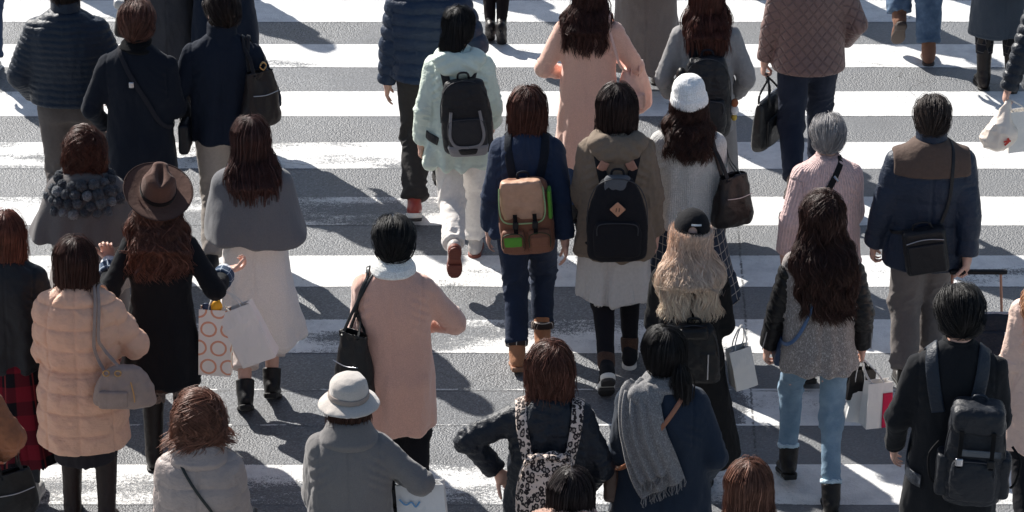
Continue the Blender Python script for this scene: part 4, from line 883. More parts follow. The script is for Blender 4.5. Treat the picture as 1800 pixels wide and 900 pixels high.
def P09():
    p = make_person('person in black tights and black high heels walking at the top edge', foot=(873, 72), h=1.6, pose=((-.045, -.04, .06, 40), (.035, -.10, .07, 50)))
    coat(p, fabric((38, 36, 38), 'wool'), hem=.62); legs(p, fabric((34, 28, 30), 'cotton'), (.075, .054, .036), wr=.3, name='tights'); shoes(p, 'heel', fabric((40, 32, 34), 'leather'), fabric((30, 26, 27), 'rubber')); hair(p, 'long', (34, 26, 24), .3, n=300)
def P10():
    p = make_person('long dark haired woman in peach pink coat with pink handbag on her elbow', head=(1037, -52), h=1.64, pose='stepR', arms=('hold', 'crook'), yaw=-6, look=(4, -10, 0))
    m = fabric((222, 176, 158), 'wool'); coat(p, m, hem=.46, flare=1.0, style='wool'); collar(p, fabric((28, 26, 30), 'cotton'), 'stand')
    legs(p, fabric((46, 62, 90), 'denim'), (.078, .058, .05)); shoes(p, 'low'); hair(p, 'long', (70, 42, 37), .26, n=1600, curl=.5, side=-.03, width=.125)
    pk = fabric((230, 186, 170), 'leather'); c = A3(.27, .06, .93); b = Bag(p, 'handbag', 'soft pink handbag hanging behind the peach pink coat', 'handbag', c - A3(0, 0, .15))
    b.sdf('bag_body', [loft([(-.15, .08, .13), (-.05, .075, .14), (.08, .055, .12), (.14, .03, .10)], ex=3, rd=.02, c=c, R=rot(z=-20, y=-8))], pk, .006, .007, 12); b.sdf('pocket', [box(c + A3(.03, -.10, -.05), (.05, .02, .05), .015, rot(z=-20))], pk)
    for dx in (-.02, .03): b.add('handle', ribbon(spline([c + A3(dx, -.09, .10), c + A3(dx + .01, -.09, .13), c + A3(dx, -.0, .17), c + A3(dx, .08, .13), c + A3(dx, .09, .10)], 20), np.tile(A3(1, 0, .1), (20, 1)), .022, .005), pk)
    b.strap('shoulder_strap', [c + A3(-.03, -.08, .12), (.19, -.13, 1.15), (.13, -.08, 1.37), (.13, .0, 1.42), (.16, .10, 1.3), (.24, .12, 1.1)], .016, pk, snap=.03)
def P11():
    p = make_person('person in long taupe grey coat behind the woman in peach pink', foot=(1132, 158), h=1.66, pose='stepL', arms=('front', 'front'))
    coat(p, fabric((112, 104, 100), 'wool'), hem=.16, flare=.95, bulk=.01); legs(p, fabric((90, 84, 80), 'cotton')); shoes(p, 'low', fabric((120, 112, 108), 'leather')); hair(p, 'short', (34, 28, 26), n=300)
    backpack(p, 'dark navy backpack on the person in the long taupe coat', fabric((30, 38, 52), 'nylon'), w=.15, h=.22, d=.08, zc=.98, strap=.05)
def P12():
    p = make_person('long auburn haired person in short grey jacket with hands in pockets', head=(1243, -44), h=1.66, pose='stepR', arms=('pocket', 'pocket'), look=(2, 6, 0))
    coat(p, fabric((140, 138, 138), 'cotton'), hem=.74, style='wool', folds=1.2); collar(p, fabric((120, 122, 128), 'cotton'), 'lapel')
    skirt(p, fabric((128, 124, 122), 'wool'), .9, .22, .235, .19, 7, .012, name='skirt'); shoes(p, 'ankle'); hair(p, 'long', (82, 46, 38), .23, n=1500, curl=.1, width=.125)
    b = backpack(p, 'black backpack with dangling charms on the person in the grey jacket', fabric((32, 33, 38), 'nylon', rough=.42), w=.145, h=.25, d=.085, zc=1.0, strap=.05, crum=.008, smat=fabric((28, 30, 38), 'cotton'))
    for k, (cc, r) in enumerate((((150, 90, 60), .022), ((225, 222, 220), .026), ((200, 170, 80), .018))): b.sdf('charm', [ell(b.c + A3(.165, -.02 + .01 * k, -.03 - .05 * k), (r, r, r * 1.2))], fabric(cc, 'cotton'), .004, 0)
    b.sdf('side_pouch', [ell(b.c + A3(-.15, -.02, .12), (.035, .05, .07))], fabric((36, 34, 34), 'leather'), .006)
def P13():
    p = make_person('person in brown diamond quilted coat and dark jeans carrying a briefcase', head=(1430, -142), h=1.74, pose=((-.10, -.34, .10, 30), (.10, .16, 0, 0)), arms=('bag', 'pocket'), male=True, girth=1.05, vox=.0075, yaw=1)
    m = fabric((118, 94, 90), 'diamond'); coat(p, m, hem=.77, bulk=.010, flare=1.0, style='plain'); collar(p, m, 'stand')
    o = p.coat_obj; legs(p, fabric((38, 44, 58), 'denim', (48, 54, 70)), (.098, .072, .06)); shoes(p, 'low', fabric((84, 62, 52), 'leather'), fabric((70, 56, 50), 'rubber')); hair(p, 'short', (34, 28, 26), n=300)
    w = p.wr[0]; c = w + A3(.03, -.02, -.36); lm = fabric((52, 52, 54), 'leather', rough=.3); R = rot(z=62, y=0)
    b = Bag(p, 'briefcase', 'black leather briefcase hanging from the hand of the person in brown quilted coat', 'briefcase', c - A3(0, 0, .16))
    b.sdf('bag_body', [loft([(-.155, .17, .045), (-.12, .18, .055), (0, .18, .05), (.12, .165, .035), (.15, .155, .02)], ex=3.5, rd=.014, c=c, R=R)], lm, .006, .004, 10, fn=lambda V: -np.abs(vn(V * 12, 3)) * .006)
    for sg in (-1, 1): b.add('handle', tube(spline([c + R @ A3(-.08, sg * .03, .10), c + R @ A3(-.075, sg * .03, .17), w + A3(.02, -.03 + sg * .006, -.10), w + A3(.01, .04 + sg * .006, -.10), c + R @ A3(.075, sg * .03, .17), c + R @ A3(.08, sg * .03, .10)], 28), .007, 6), lm)
    b.add('zip', tube(spline([c + R @ A3(x, -.0, .154) for x in (-.14, 0, .14)], 10), .004, 5), STEEL); b.add('ring', tube([c + R @ A3(-.10 + .014 * math.cos(a), -.056, .02 + .014 * math.sin(a)) for a in np.arange(12) / 12 * 6.283], .003, 5, True), STEEL)
    b.sdf('front_pocket', [loft([(-.13, .13, .012), (.04, .135, .012)], ex=3.5, rd=.008, c=c + R @ A3(0, -.05, 0), R=R)], lm, .005, .001)
def P14():
    p = make_person('person in faded blue jeans and tan suede boots striding at the top edge', foot=(1606, 104), h=1.7, pose=((-.10, .10, .16, 55), (.09, -.06, 0, 0)), male=True)
    coat(p, fabric((44, 48, 58), 'cotton'), hem=.75); legs(p, fabric((70, 92, 118), 'denim', (126, 148, 172)), (.10, .085, .08), end=.05, wr=1.4); shoes(p, 'boot', fabric((128, 92, 74), 'cotton'), fabric((70, 60, 55), 'rubber')); hair(p, 'short', (34, 28, 26), n=200)
def P15():
    p = make_person('person in dark slate coat, plaid trousers and tall black boots at the top right', foot=(1752, 158), h=1.62, pose=((-.09, .05, 0, 0), (.10, .0, 0, 0)), arms=('front', 'front'))
    coat(p, fabric((62, 70, 80), 'wool'), hem=.42, flare=1.05, bulk=.01); legs(p, fabric((34, 36, 42), 'check', (88, 84, 84)), (.085, .066, .06), end=.15); shoes(p, 'tall', fabric((52, 44, 42), 'leather')); hair(p, 'bob', (34, 28, 26), n=200)
    b = Bag(p, 'shoulder_bag', 'black leather bag with steel ring on the back of the slate coated person', 'handbag', (0, -.2, .72)); y = back_y(p, .85, .06)
    b.sdf('bag_body', [box((.06, y - .05, .85), (.13, .045, .10), .03)], BL()); b.add('ring', tube([(.0 + .03 * math.cos(a), y - .10, .80 + .02 * math.sin(a)) for a in np.arange(14) / 14 * 6.283], .004, 5, True), STEEL)
    b.strap('shoulder_strap', [(.16, y - .03, .93), (.16, -.17, 1.2), (.11, -.02, 1.42), (.05, .16, 1.25), (-.17, .08, 1.0), (-.17, -.12, .95), (-.05, y - .02, .92)], .02, BL(), snap=.06)
def P16():
    p = make_person('person in dark navy puffer cut off by the right edge, holding white carrier bags', head=(1868, -92), h=1.64, pose='stepL', arms=(((.34, -.08, .83), (.3, -1, .2), (-1, 0, 0), (0, 1, 0), .9), 'front'), yaw=10)
    m = fabric((38, 46, 58), 'nylon', rough=.4); coat(p, m, hem=.78, bulk=.016, style='puffer', period=.06, sl=(1.1, 1)); legs(p, fabric((34, 34, 38), 'cotton')); shoes(p, 'low'); hair(p, 'bob', (34, 28, 26), n=200)
    wp = fabric((238, 234, 228), 'paper'); w = p.wr[0]
    b = paper_bag(p, 'white paper carrier bag beside the crumpled plastic bag at the right edge', w + A3(.10, .02, -.16), .20, .26, .10, wp, rz=8, grip=w + A3(.0, 0, -.08))
    b = Bag(p, 'plastic_bag', 'crumpled translucent white plastic bag with red mark held at the right edge', 'carrier bag', w + A3(-.06, -.04, -.40))
    pm_ = fabric((240, 226, 212), 'paper', rough=.35); b.sdf('bag_body', [ell(w + A3(-.06, -.06, -.29), (.12, .07, .10), rot(y=-20), .05), cone(w + A3(-.01, -.03, -.09), w + A3(-.05, -.05, -.22), .025, .08, .05), ell(w + A3(-.13, -.05, -.31), (.05, .04, .035), None, .04)], pm_, .006, .012, 9, fn=lambda V: -np.abs(vn(V * 17, 5)) * .02)
    b.add('logo', ribbon(on_surf([ell(w + A3(-.06, -.06, -.29), (.135, .082, .112), rot(y=-20), .05)], spline([w + A3(-.03, -.2, -.27), w + A3(-.02, -.2, -.30), w + A3(-.05, -.2, -.33)], 10), .004)[0], np.tile(A3(0, -1, 0), (10, 1)), .014, .002), fabric((205, 70, 60), 'paper'))
    b.add('logo', ribbon(on_surf([ell(w + A3(-.06, -.06, -.29), (.135, .082, .112), rot(y=-20), .05)], spline([w + A3(-.06, -.2, -.30), w + A3(-.03, -.2, -.295), w + A3(.0, -.2, -.30)], 10), .004)[0], np.tile(A3(0, -1, 0), (10, 1)), .012, .002), fabric((205, 70, 60), 'paper'))
def cape_over(p, pr, z0, z1, off):
    """cloth over the shoulders: the coat's upper body and upper arms, swollen a little, joined to the cape's own cone"""
    up = [((lambda P, f=f: f(P) - off), lo - off, hi + off, k, op) for f, lo, hi, k, op in p.coat[:2] + p.coat[3:4]]
    return [pr[0]] + [(f, lo, hi, .05, op) for f, lo, hi, k, op in up] + [box((0, 0, (z0 + z1) / 2 + .04), (.6, .6, (z1 - z0) / 2 + .04), .01, None, .006, 'i')] + pr[1:]
def P17():
    p = make_person('curly auburn haired woman in grey shawl with a chunky pompom scarf', head=(146, 226), h=1.54, pose='stand', arms=('front', 'front'), girth=1.15)
    gm = fabric((92, 88, 88), 'wool'); coat(p, fabric((128, 120, 116), 'knit'), hem=.7, bulk=.012, style='knit'); skirt(p, fabric((96, 92, 92), 'wool'), .9, .2, .27, .24, 12, .022)
    # shawl: a wide cape over shoulders and arms
    pr = [loft([(1.00, .345, .225, -.01, .02), (1.1, .315, .21, 0, .01), (1.2, .270, .185, 0, .0), (1.32, .205, .135), (1.40, .10, .09)], ex=2.1, rd=.005), loft([(.94, .325, .205, 0, .02), (1.07, .29, .19, 0, .02)], .01, 's', 2.1)]
    pr = cape_over(p, pr, 1.02, 1.40, .014); V, Q = mesh_sdf(pr, .008); n = normals(V, Q); th = np.arctan2(V[:, 0], -V[:, 1]); g = np.clip((1.35 - V[:, 2]) / .4, 0, 1); V = V + n * ((.014 * g * np.sin(th * 9 + vn(V * 4, 2) * 3) + fbm(V * 8, 2, 4) * .01 * g))[:, None]
    new_obj('shawl', V, Q, gm, p.root); hair(p, 'bob', (82, 46, 36), .15, n=1500, curl=.8, width=.012, vol=.010)
    sc = bpy.data.objects.new('pompom_scarf', None); COL.objects.link(sc); sc.parent = p.root; r = np.random.default_rng(5)
    cm = [fabric(c, 'fur') for c in ((92, 96, 102), (66, 69, 75), (126, 129, 133), (78, 81, 87))]
    sv, sq = mesh_sdf([ell((0, 0, 0), (1, 1, 1))], .13); sv = sv / np.linalg.norm(sv, axis=1, keepdims=True)
    core = sdf_part(p, 'scarf_core', [loft([(1.24, .20, .155, 0, -.01), (1.33, .185, .15, 0, -.01), (1.41, .12, .11)], ex=2, rd=.02), loft([(1.38, .055, .055), (1.45, .075, .075)], .01, 's', 2)], cm[1], .008, .004, 20, sc)
    bm = []
    for k in range(4):
        me = bpy.data.meshes.new('pompom'); vv = sv * (1 + .14 * vn(sv * 3.1, k)[:, None] + .16 * vn(sv * 11, k + 5)[:, None]); fz = [tube([q_ * .026, q_ * .031 + r.normal(0, .001, 3), q_ * r.uniform(.034, .040) + r.normal(0, .002, 3)], (.0009, .0008, .0003), 3) for q_ in (lambda z_: z_ / np.linalg.norm(z_, axis=1, keepdims=True))(r.normal(0, 1, (170, 3)))]; vv, sq2 = join((vv * .031, sq), *fz); me.from_pydata(vv.tolist(), [], sq2.tolist()); me.polygons.foreach_set('use_smooth', [True] * len(me.polygons)); me.materials.append(cm[k]); sub = me; bm.append(me)
    for row, (z, ra, rb, nn) in enumerate(((1.225, .215, .165, 21), (1.28, .215, .168, 21), (1.335, .19, .155, 18), (1.385, .15, .125, 14))):
        for k in range(nn):
            a = (k + .5 * (row % 2)) / nn * 2 * math.pi + r.normal(0, .03); o = bpy.data.objects.new('pompom', bm[r.integers(4)]); COL.objects.link(o); o.parent = sc; s_ = r.uniform(.85, 1.12)
            o.location = (ra * math.cos(a), rb * math.sin(a) - .01, z + r.normal(0, .006)); o.scale = (s_,) * 3; o.rotation_euler = tuple(r.uniform(0, 6, 3))
def hat_fedora(p):
    HR, hc = p.HR, p.hc; Rh = HR @ rot(x=30, y=5); c = hc + HR @ A3(0, -.01, .055); fm = fabric((86, 60, 51), 'wool', rough=.85)
    def brim(P):
        q = (P - c) @ Rh; q = q / 1.09; r = np.hypot(q[:, 0] / .98, q[:, 1] / 1.12); z = q[:, 2] - (-.008 + .30 * np.clip(r - .10, 0, 1) ** 1.3 * (np.abs(q[:, 0]) / (r + .01)) ** 2 * 1.6)
        return np.hypot(np.maximum(r - .168, 0), np.maximum(np.abs(z) - .004, 0)) + np.minimum(np.maximum(r - .168, np.abs(z) - .004), 0)
    pr = [(brim, c - .23, c + .23, .012, 'u'), loft([(-.01, .092, .112), (.05, .090, .108), (.115, .080, .098), (.135, .070, .086)], .012, 'u', 2.0, .02, c=c, R=Rh),
          ell(c + Rh @ A3(0, -.02, .150), (.020, .075, .048), Rh, .02, 's'), ell(c + Rh @ A3(-.066, .050, .12), (.026, .055, .06), Rh, .02, 's'), ell(c + Rh @ A3(.066, .050, .12), (.026, .055, .06), Rh, .02, 's')]
    V, Q = mesh_sdf(pr, .0045, 2); o = new_obj('fedora', V, Q, fm, p.root)
    T = tube([c + Rh @ (1.09 * A3(.165 * math.cos(a), .188 * math.sin(a), -.008 + .30 * .068 ** 1.3 * math.cos(a) ** 2 * 1.6 + .003)) for a in np.arange(60) / 60 * 6.283], .003, 5, True); new_obj('brim_edge', *T, fabric((60, 42, 38), 'wool'), o)
    bd = ccone(c + Rh @ A3(0, 0, -.003), c + Rh @ A3(0, 0, .022), 1, 1); 
    P = np.array([c + Rh @ A3(.0935 * math.cos(a), .1135 * math.sin(a), .012) for a in np.arange(60) / 60 * 6.283]); N = np.array([Rh @ A3(math.cos(a), math.sin(a), 0) for a in np.arange(60) / 60 * 6.283])
    new_obj('hat_band', *ribbon(P, N, .026, .004, True), fabric((34, 26, 25), 'wool'), o)
def P18():
    L = ((.30, .155, 1.14), (.6, -1, -.6), (.2, .2, 1), (1, .1, .3), .45)
    p = make_person('woman in brown fedora and knee length black coat with both hands raised', head=(275, 312), h=1.63, pose=((-.08, .02, .0, 0), (.10, -.02, 0, 8)), arms=(((.285, .08, 1.19), (.3, -1, -.8), (-.2, -1, .2), (1, 0, .2), .85), ((.35, .14, 1.10), (.3, -1, -.6), (0, .1, 1), (0, -1, .3), .8)), vox=.0055, look=(6, 8, 3), hf={0: (-.25, .1, 1), 1: (1, .25, .25)})
    m = fabric((26, 28, 32), 'wool'); coat(p, m, hem=.53, flare=.96, style='wool', sl=(.72, .72)); skirt(p, fabric((66, 48, 42), 'wool'), .66, .50, .14, .125, 5, .002)
    legs(p, fabric((38, 30, 32), 'cotton'), (.078, .056, .042), name='tights', wr=.4); shoes(p, 'tall', fabric((48, 40, 38), 'leather'))
    for i in (0, 1): ax = unit(p.kn[i] - p.an[i]); sdf_part(p, 'boot_cuff', [ccone(p.an[i] + ax * .26, p.an[i] + ax * .36, .066, .070, .02)], fabric((138, 120, 110), 'fur'), .006, .006, 40)
    for i in (0, 1):
        d = unit(p.wr[i] - p.el[i]); a = p.el[i] + d * .15; e = p.wr[i] - d * .005
        sdf_part(p, 'shirt_cuff', [ccone(a, e, .044, .048, .006), ccone(e - d * .02, e + d * .03, .036, .04, .002, .003, 's')], fabric((222, 226, 232), 'cotton'), .0055, .005, 26)
        sdf_part(p, 'plaid_cuff', [ccone(a - d * .02, a + d * .045, .057, .058, .006)], fabric((60, 76, 98), 'check', (170, 180, 190)), .0055, .003, 30)
    hair(p, 'long', (100, 66, 56), .30, n=2200, curl=1.1, width=.145, vol=.008, backy=-.16, hatcut=[box(p.hc + p.HR @ A3(0, -.01, .055) + p.HR @ rot(x=30, y=5) @ A3(0, 0, .12), (.2, .2, .125), .0, p.HR @ rot(x=30, y=5), .006, 's')]); hat_fedora(p)
    # red tote in the crook of the left arm, two white bags on the right forearm
    e = p.el[0]; rd_ = fabric((176, 62, 54), 'leather'); c = e + A3(-.03, .06, -.33); b = Bag(p, 'tote_bag', 'red leather tote hanging from the left arm of the woman in the fedora', 'handbag', c - A3(0, 0, .14))
    b.sdf('bag_body', [loft([(-.14, .05, .15), (.10, .045, .14), (.14, .035, .13)], ex=3, rd=.02, c=c, R=rot(z=-8))], rd_, .006, .004)
    for dx in (-.03, .03): b.add('handle', ribbon(spline([c + A3(dx, -.09, .11), c + A3(dx, -.05, .27), e + A3(0, .035, .058 if dx > 0 else .05), c + A3(dx, .07, .27), c + A3(dx, .09, .11)], 22), np.tile(A3(1, 0, .1), (22, 1)), .020, .005), rd_)
    e = p.el[1] + unit(p.wr[1] - p.el[1]) * .09
    b = paper_bag(p, 'white paper bag printed with orange rings on the arm of the woman in the fedora', e + A3(-.02, -.03, -.13), .17, .37, .10, fabric((236, 230, 222), 'rings', (222, 160, 130)), rz=-3, tilt=2, grip=e + A3(0, 0, -.045), hmat=fabric((230, 230, 228), 'paper'), crumple=.004)
    b.sdf('tissue', [ell(b.box_top + A3(.0, 0, -.0), (.035, .025, .045), rot(y=15)), ], fabric((240, 176, 50), 'paper'), .006, .008, 20); b.sdf('tissue', [ell(b.box_top + A3(-.04, 0, -.01), (.03, .02, .045), rot(y=-15)), ], fabric((60, 74, 100), 'paper'), .006, .008, 20)
    paper_bag(p, 'plain white paper bag tilted beside the orange ring bag', e + A3(.08, -.04, -.12), .19, .32, .10, fabric((232, 230, 226), 'paper'), rz=-6, tilt=-24, grip=e + A3(0.02, 0, -.045), hmat=fabric((230, 230, 228), 'paper'), crumple=.009)
def P19():
    p = make_person('long haired woman in grey cape over a long beige skirt and black heeled boots', head=(440, 204), h=1.66, pose=((-.07, -.14, .05, 30), (.07, .0, .05, 28)), arms=('front', 'front'), yaw=2)
    coat(p, fabric((226, 218, 212), 'wool'), hem=.40, flare=1.10, bulk=.0, style='wool', folds=1.4, side=.02)
    pr = [loft([(.99, .275, .225, .02, -.02), (1.1, .255, .205, .01, -.015), (1.2, .230, .175, 0, -.01), (1.32, .185, .13), (1.41, .09, .08)], ex=2.1, rd=.005), loft([(.93, .255, .205, .02, -.02), (1.06, .225, .185, 0.01, -.01)], .01, 's', 2.1)]
    pr = cape_over(p, pr, 1.01, 1.39, .012); V, Q = mesh_sdf(pr, .0075); n = normals(V, Q); th = np.arctan2(V[:, 0], -V[:, 1]); g = np.clip((1.33 - V[:, 2]) / .42, 0, 1); V = V + n * ((.011 * g ** 1.5 * np.sin(th * 7 + vn(V * 4, 2) * 3) + fbm(V * 7, 2, 4) * .010 * g))[:, None]
    V[:, 2] += .03 * g ** 3 * np.cos(th * 3 + 1); new_obj('cape', V, Q, fabric((104, 104, 107), 'wool'), p.root)
    legs(p, fabric((226, 210, 202), 'cotton'), (.086, .072, .075), end=.13); shoes(p, 'ankle', fabric((34, 32, 34), 'leather')); hair(p, 'long', (74, 48, 44), .34, n=2200, width=.125, backy=-.165, side=.02)
def P20():
    p = make_person('woman with brown bob in dark jacket and red tartan skirt at the left edge', head=(6, 372), h=1.60, pose=((-.10, .14, 0, 0), (.06, .0, 0, 0)), arms=('pocket', 'bag'), girth=1.1, look=(4, 0, 0))
    coat(p, fabric((44, 48, 54), 'leather', rough=.6), hem=.82, bulk=.014, style='wool', flare=0.95); collar(p, fabric((30, 30, 34), 'leather'), 'lapel')
    skirt(p, fabric((26, 25, 30), 'plaid', (112, 30, 42)), .9, .30, .28, .25, 11, .016); legs(p, fabric((62, 64, 70), 'cotton'), (.075, .056, .042), name='tights', wr=.3); shoes(p, 'sneaker', fabric((170, 170, 168), 'cotton'), SOLE_W)
    hair(p, 'bob', (108, 62, 48), .17, n=900, vol=.004); w = p.wr[1]
    b = paper_bag(p, 'black paper bag with red contents between tartan skirt and peach down coat', w + A3(.06, -.05, -.16), .17, .34, .10, fabric((40, 34, 36), 'leather'), rz=35, tilt=-3, grip=w + A3(0, 0, -.08), crumple=.003); b.sdf('wrapped_box', [box(b.box_top + A3(0, 0, -.0), (.055, .03, .035), .006, rot(z=35))], fabric((196, 50, 74), 'paper'), .005, 0)
def P21():
    p = make_person('woman with brown bob in long peach quilted down coat', head=(130, 419), h=1.58, pose=((-.10, .10, 0, 0), (.10, -.02, 0, 0)), arms=('front', ((.13, .20, 1.03), (1, -.7, -.2), (-.7, -.3, .6), (0, .2, 1), .6)), girth=1.12)
    m = fabric((224, 176, 148), 'nylon', rough=.6); coat(p, m, hem=.52, bulk=.026, style='boxquilt', period=.118, flare=.93, belt=.985); collar(p, m, 'tall')
    skirt(p, fabric((46, 44, 48), 'cotton'), .7, .42, .165, .14, 4, .003); legs(p, fabric((34, 36, 44), 'cotton'), (.084, .06, .046), name='tights', wr=.4); shoes(p, 'tall', fabric((66, 48, 44), 'leather')); hair(p, 'bob', (62, 36, 30), .155, n=1500, vol=.006)
    lm = fabric((152, 132, 122), 'leather', rough=.5); c = A3(.25, -.215, .95); R = rot(z=4, y=2); b = Bag(p, 'handbag', 'taupe leather handbag with rings hanging on the peach down coat', 'handbag', c - A3(0, 0, .12))
    b.sdf('bag_body', [loft([(-.12, .135, .055), (-.09, .165, .075), (-.01, .155, .072), (.07, .11, .05), (.115, .065, .03)], ex=2.6, rd=.02, c=c, R=R)], lm, .006, .006, 12, fn=lambda V: -np.abs(vn(V * 15, 3)) * .005)
    b.sdf('pocket', [loft([(-.10, .075, .02), (0, .08, .02)], ex=3, rd=.012, c=c + R @ A3(-.055, -.066, 0), R=R)], lm, .006, .002); b.add('zip', tube(spline([c + R @ A3(.035, -.066, .05), c + R @ A3(.05, -.080, -.01), c + R @ A3(.055, -.078, -.06)], 10), .0035, 5), GOLD)
    for k in (-1, 1): b.strap('handle', [c + A3(-.05 + k * .045, -.02, .09), (.14 + k * .03, -.20, 1.13), (.115 + k * .012, -.18, 1.2), (.11 + k * .012, -.08, 1.39), (.11 + k * .012, .02, 1.42), (.13 + k * .012, .14, 1.25)], .017, lm, snap=.09, off=.02)
    for k in (-1, 1): b.add('ring', tube([c + R @ A3(-.06 + k * .03 + .016 * math.cos(a), -.055, .095 + .016 * math.sin(a)) for a in np.arange(12) / 12 * 6.283], .004, 5, True), GOLD)
def P22():
    p = make_person('older woman with curly auburn hair in grey padded coat at the bottom left', head=(347, 698), h=1.52, pose='stand', arms=('front', 'front'), girth=1.12)
    m = fabric((158, 144, 138), 'nylon', rough=.55); coat(p, m, hem=.55, bulk=.018, style='puffer', period=.125, puff=.5); collar(p, m, 'big'); legs(p, fabric((44, 42, 46), 'cotton')); shoes(p, 'low')
    hair(p, 'bob', (122, 82, 66), .095, n=2200, curl=1.3, width=.008, vol=.022)
    b = Bag(p, 'crossbody_bag', 'dark crossbody bag and thin strap over the grey padded coat', 'bag', (.22, .12, .78)); b.sdf('bag_body', [box((.22, .12, .88), (.04, .1, .09), .02)], BL()); crossbody(b, -1, (.22, -.0, .93), .014, fabric((50, 56, 56), 'leather'), .006, xs=.10)
def P23():
    p = make_person('older woman in pale grey cloche hat and charcoal wool coat', head=(612, 664), h=1.54, pose='stand', arms=('front', ((.24, .14, 1.12), (.8, -1, 0), (-1, 0, 0), (0, .3, 1), .9)), girth=1.18)
    m = fabric((116, 113, 112), 'wool'); coat(p, m, hem=.50, bulk=.012, flare=1.12); collar(p, m, 'big'); legs(p, fabric((44, 42, 46), 'cotton')); shoes(p, 'low'); hair(p, 'bob', (72, 48, 40), .10, n=500, hatcut=-.01)
    HR, hc = p.HR, p.hc; c = hc + HR @ A3(0, -.012, .02); hm = fabric((188, 180, 172), 'wool', rough=.95)
    V, Q = mesh_sdf([loft([(.012, .096, .112), (.05, .094, .110), (.085, .090, .104), (.115, .072, .085), (.128, .045, .055)], .012, 'u', 2, .03, c=c, R=HR), loft([(-.028, .158, .172), (-.012, .142, .158), (.012, .100, .116)], .02, 'u', 2, .006, c=c, R=HR), loft([(-.05, .145, .16), (-.022, .135, .15), (-.01, .088, .10)], .01, 's', 2, .004, c=c, R=HR)], .005)
    n = normals(V, Q); o = new_obj('cloche_hat', V + n * (fbm(V * 20, 2) * .003)[:, None], Q, hm, p.root)
    an = np.arange(60) / 60 * 6.283; new_obj('hat_band', *ribbon(np.array([c + HR @ A3(.0985 * math.cos(a), .115 * math.sin(a), .028 + .005 * math.sin(2 * a)) for a in an]), np.array([HR @ A3(math.cos(a), math.sin(a), .1) for a in an]), .026, .006, True), fabric((150, 138, 130), 'cotton'), o)
    w = p.wr[1]; b = paper_bag(p, 'white paper bag with blue squiggle beside the charcoal coat', A3(.34, .06, 1.08), .24, .30, .10, fabric((226, 226, 226), 'paper'), rz=-4, tilt=-4, grip=w + A3(0, 0, -.07), hmat=fabric((150, 160, 170), 'paper'))
    zz = b.box_top; b.add('print', ribbon(spline([zz + A3(-.10, -.047, -.07), zz + A3(-.07, -.048, -.10), zz + A3(-.04, -.049, -.085), zz + A3(-.02, -.05, -.11), zz + A3(.0, -.05, -.08)], 20), np.tile(A3(0, -1, 0), (20, 1)), .009, .002), fabric((110, 160, 205), 'paper'))
def P24():
    p = make_person('short black haired woman in camel pink coat with white turtleneck and black tote', head=(691, 384), h=1.63, pose=((-.02, .12, 0, 0), (.10, -.02, .0, 0)), arms=('front', ((.15, .22, 1.02), (1, -.45, -.2), (-.7, -.3, .6), (0, .2, 1), .6)), girth=1.06, yaw=-3, look=(2, 6, 0))
    coat(p, fabric((212, 166, 148), 'wool'), hem=.54, flare=.92, bulk=.012, style='wool', folds=1.0); sdf_part(p, 'turtleneck', [loft([(1.38, .100, .095, 0, 0), (1.40, .116, .110, 0, -.008), (1.435, .108, .102, 0, .0), (1.465, .080, .076, 0, .010), (1.485, .068, .066, 0, .02)], ex=2, rd=.014), loft([(1.44, .052, .05, 0, .02), (1.5, .056, .054, 0, .02)], .008, 's', 2)], fabric((236, 232, 226), 'knit'), .006, .003)
    legs(p, fabric((30, 30, 34), 'cotton'), (.085, .072, .065)); shoes(p, 'low'); hair(p, 'short', (24, 23, 25), n=1500, vol=.012)
    tote(p, 'black leather tote with zip on the left shoulder of the camel pink coat', fabric((38, 39, 42), 'leather', rough=.34), -1, z=.70, w=.22, h=.42, d=.13, yrot=5, yo=-.13, xo=.195)
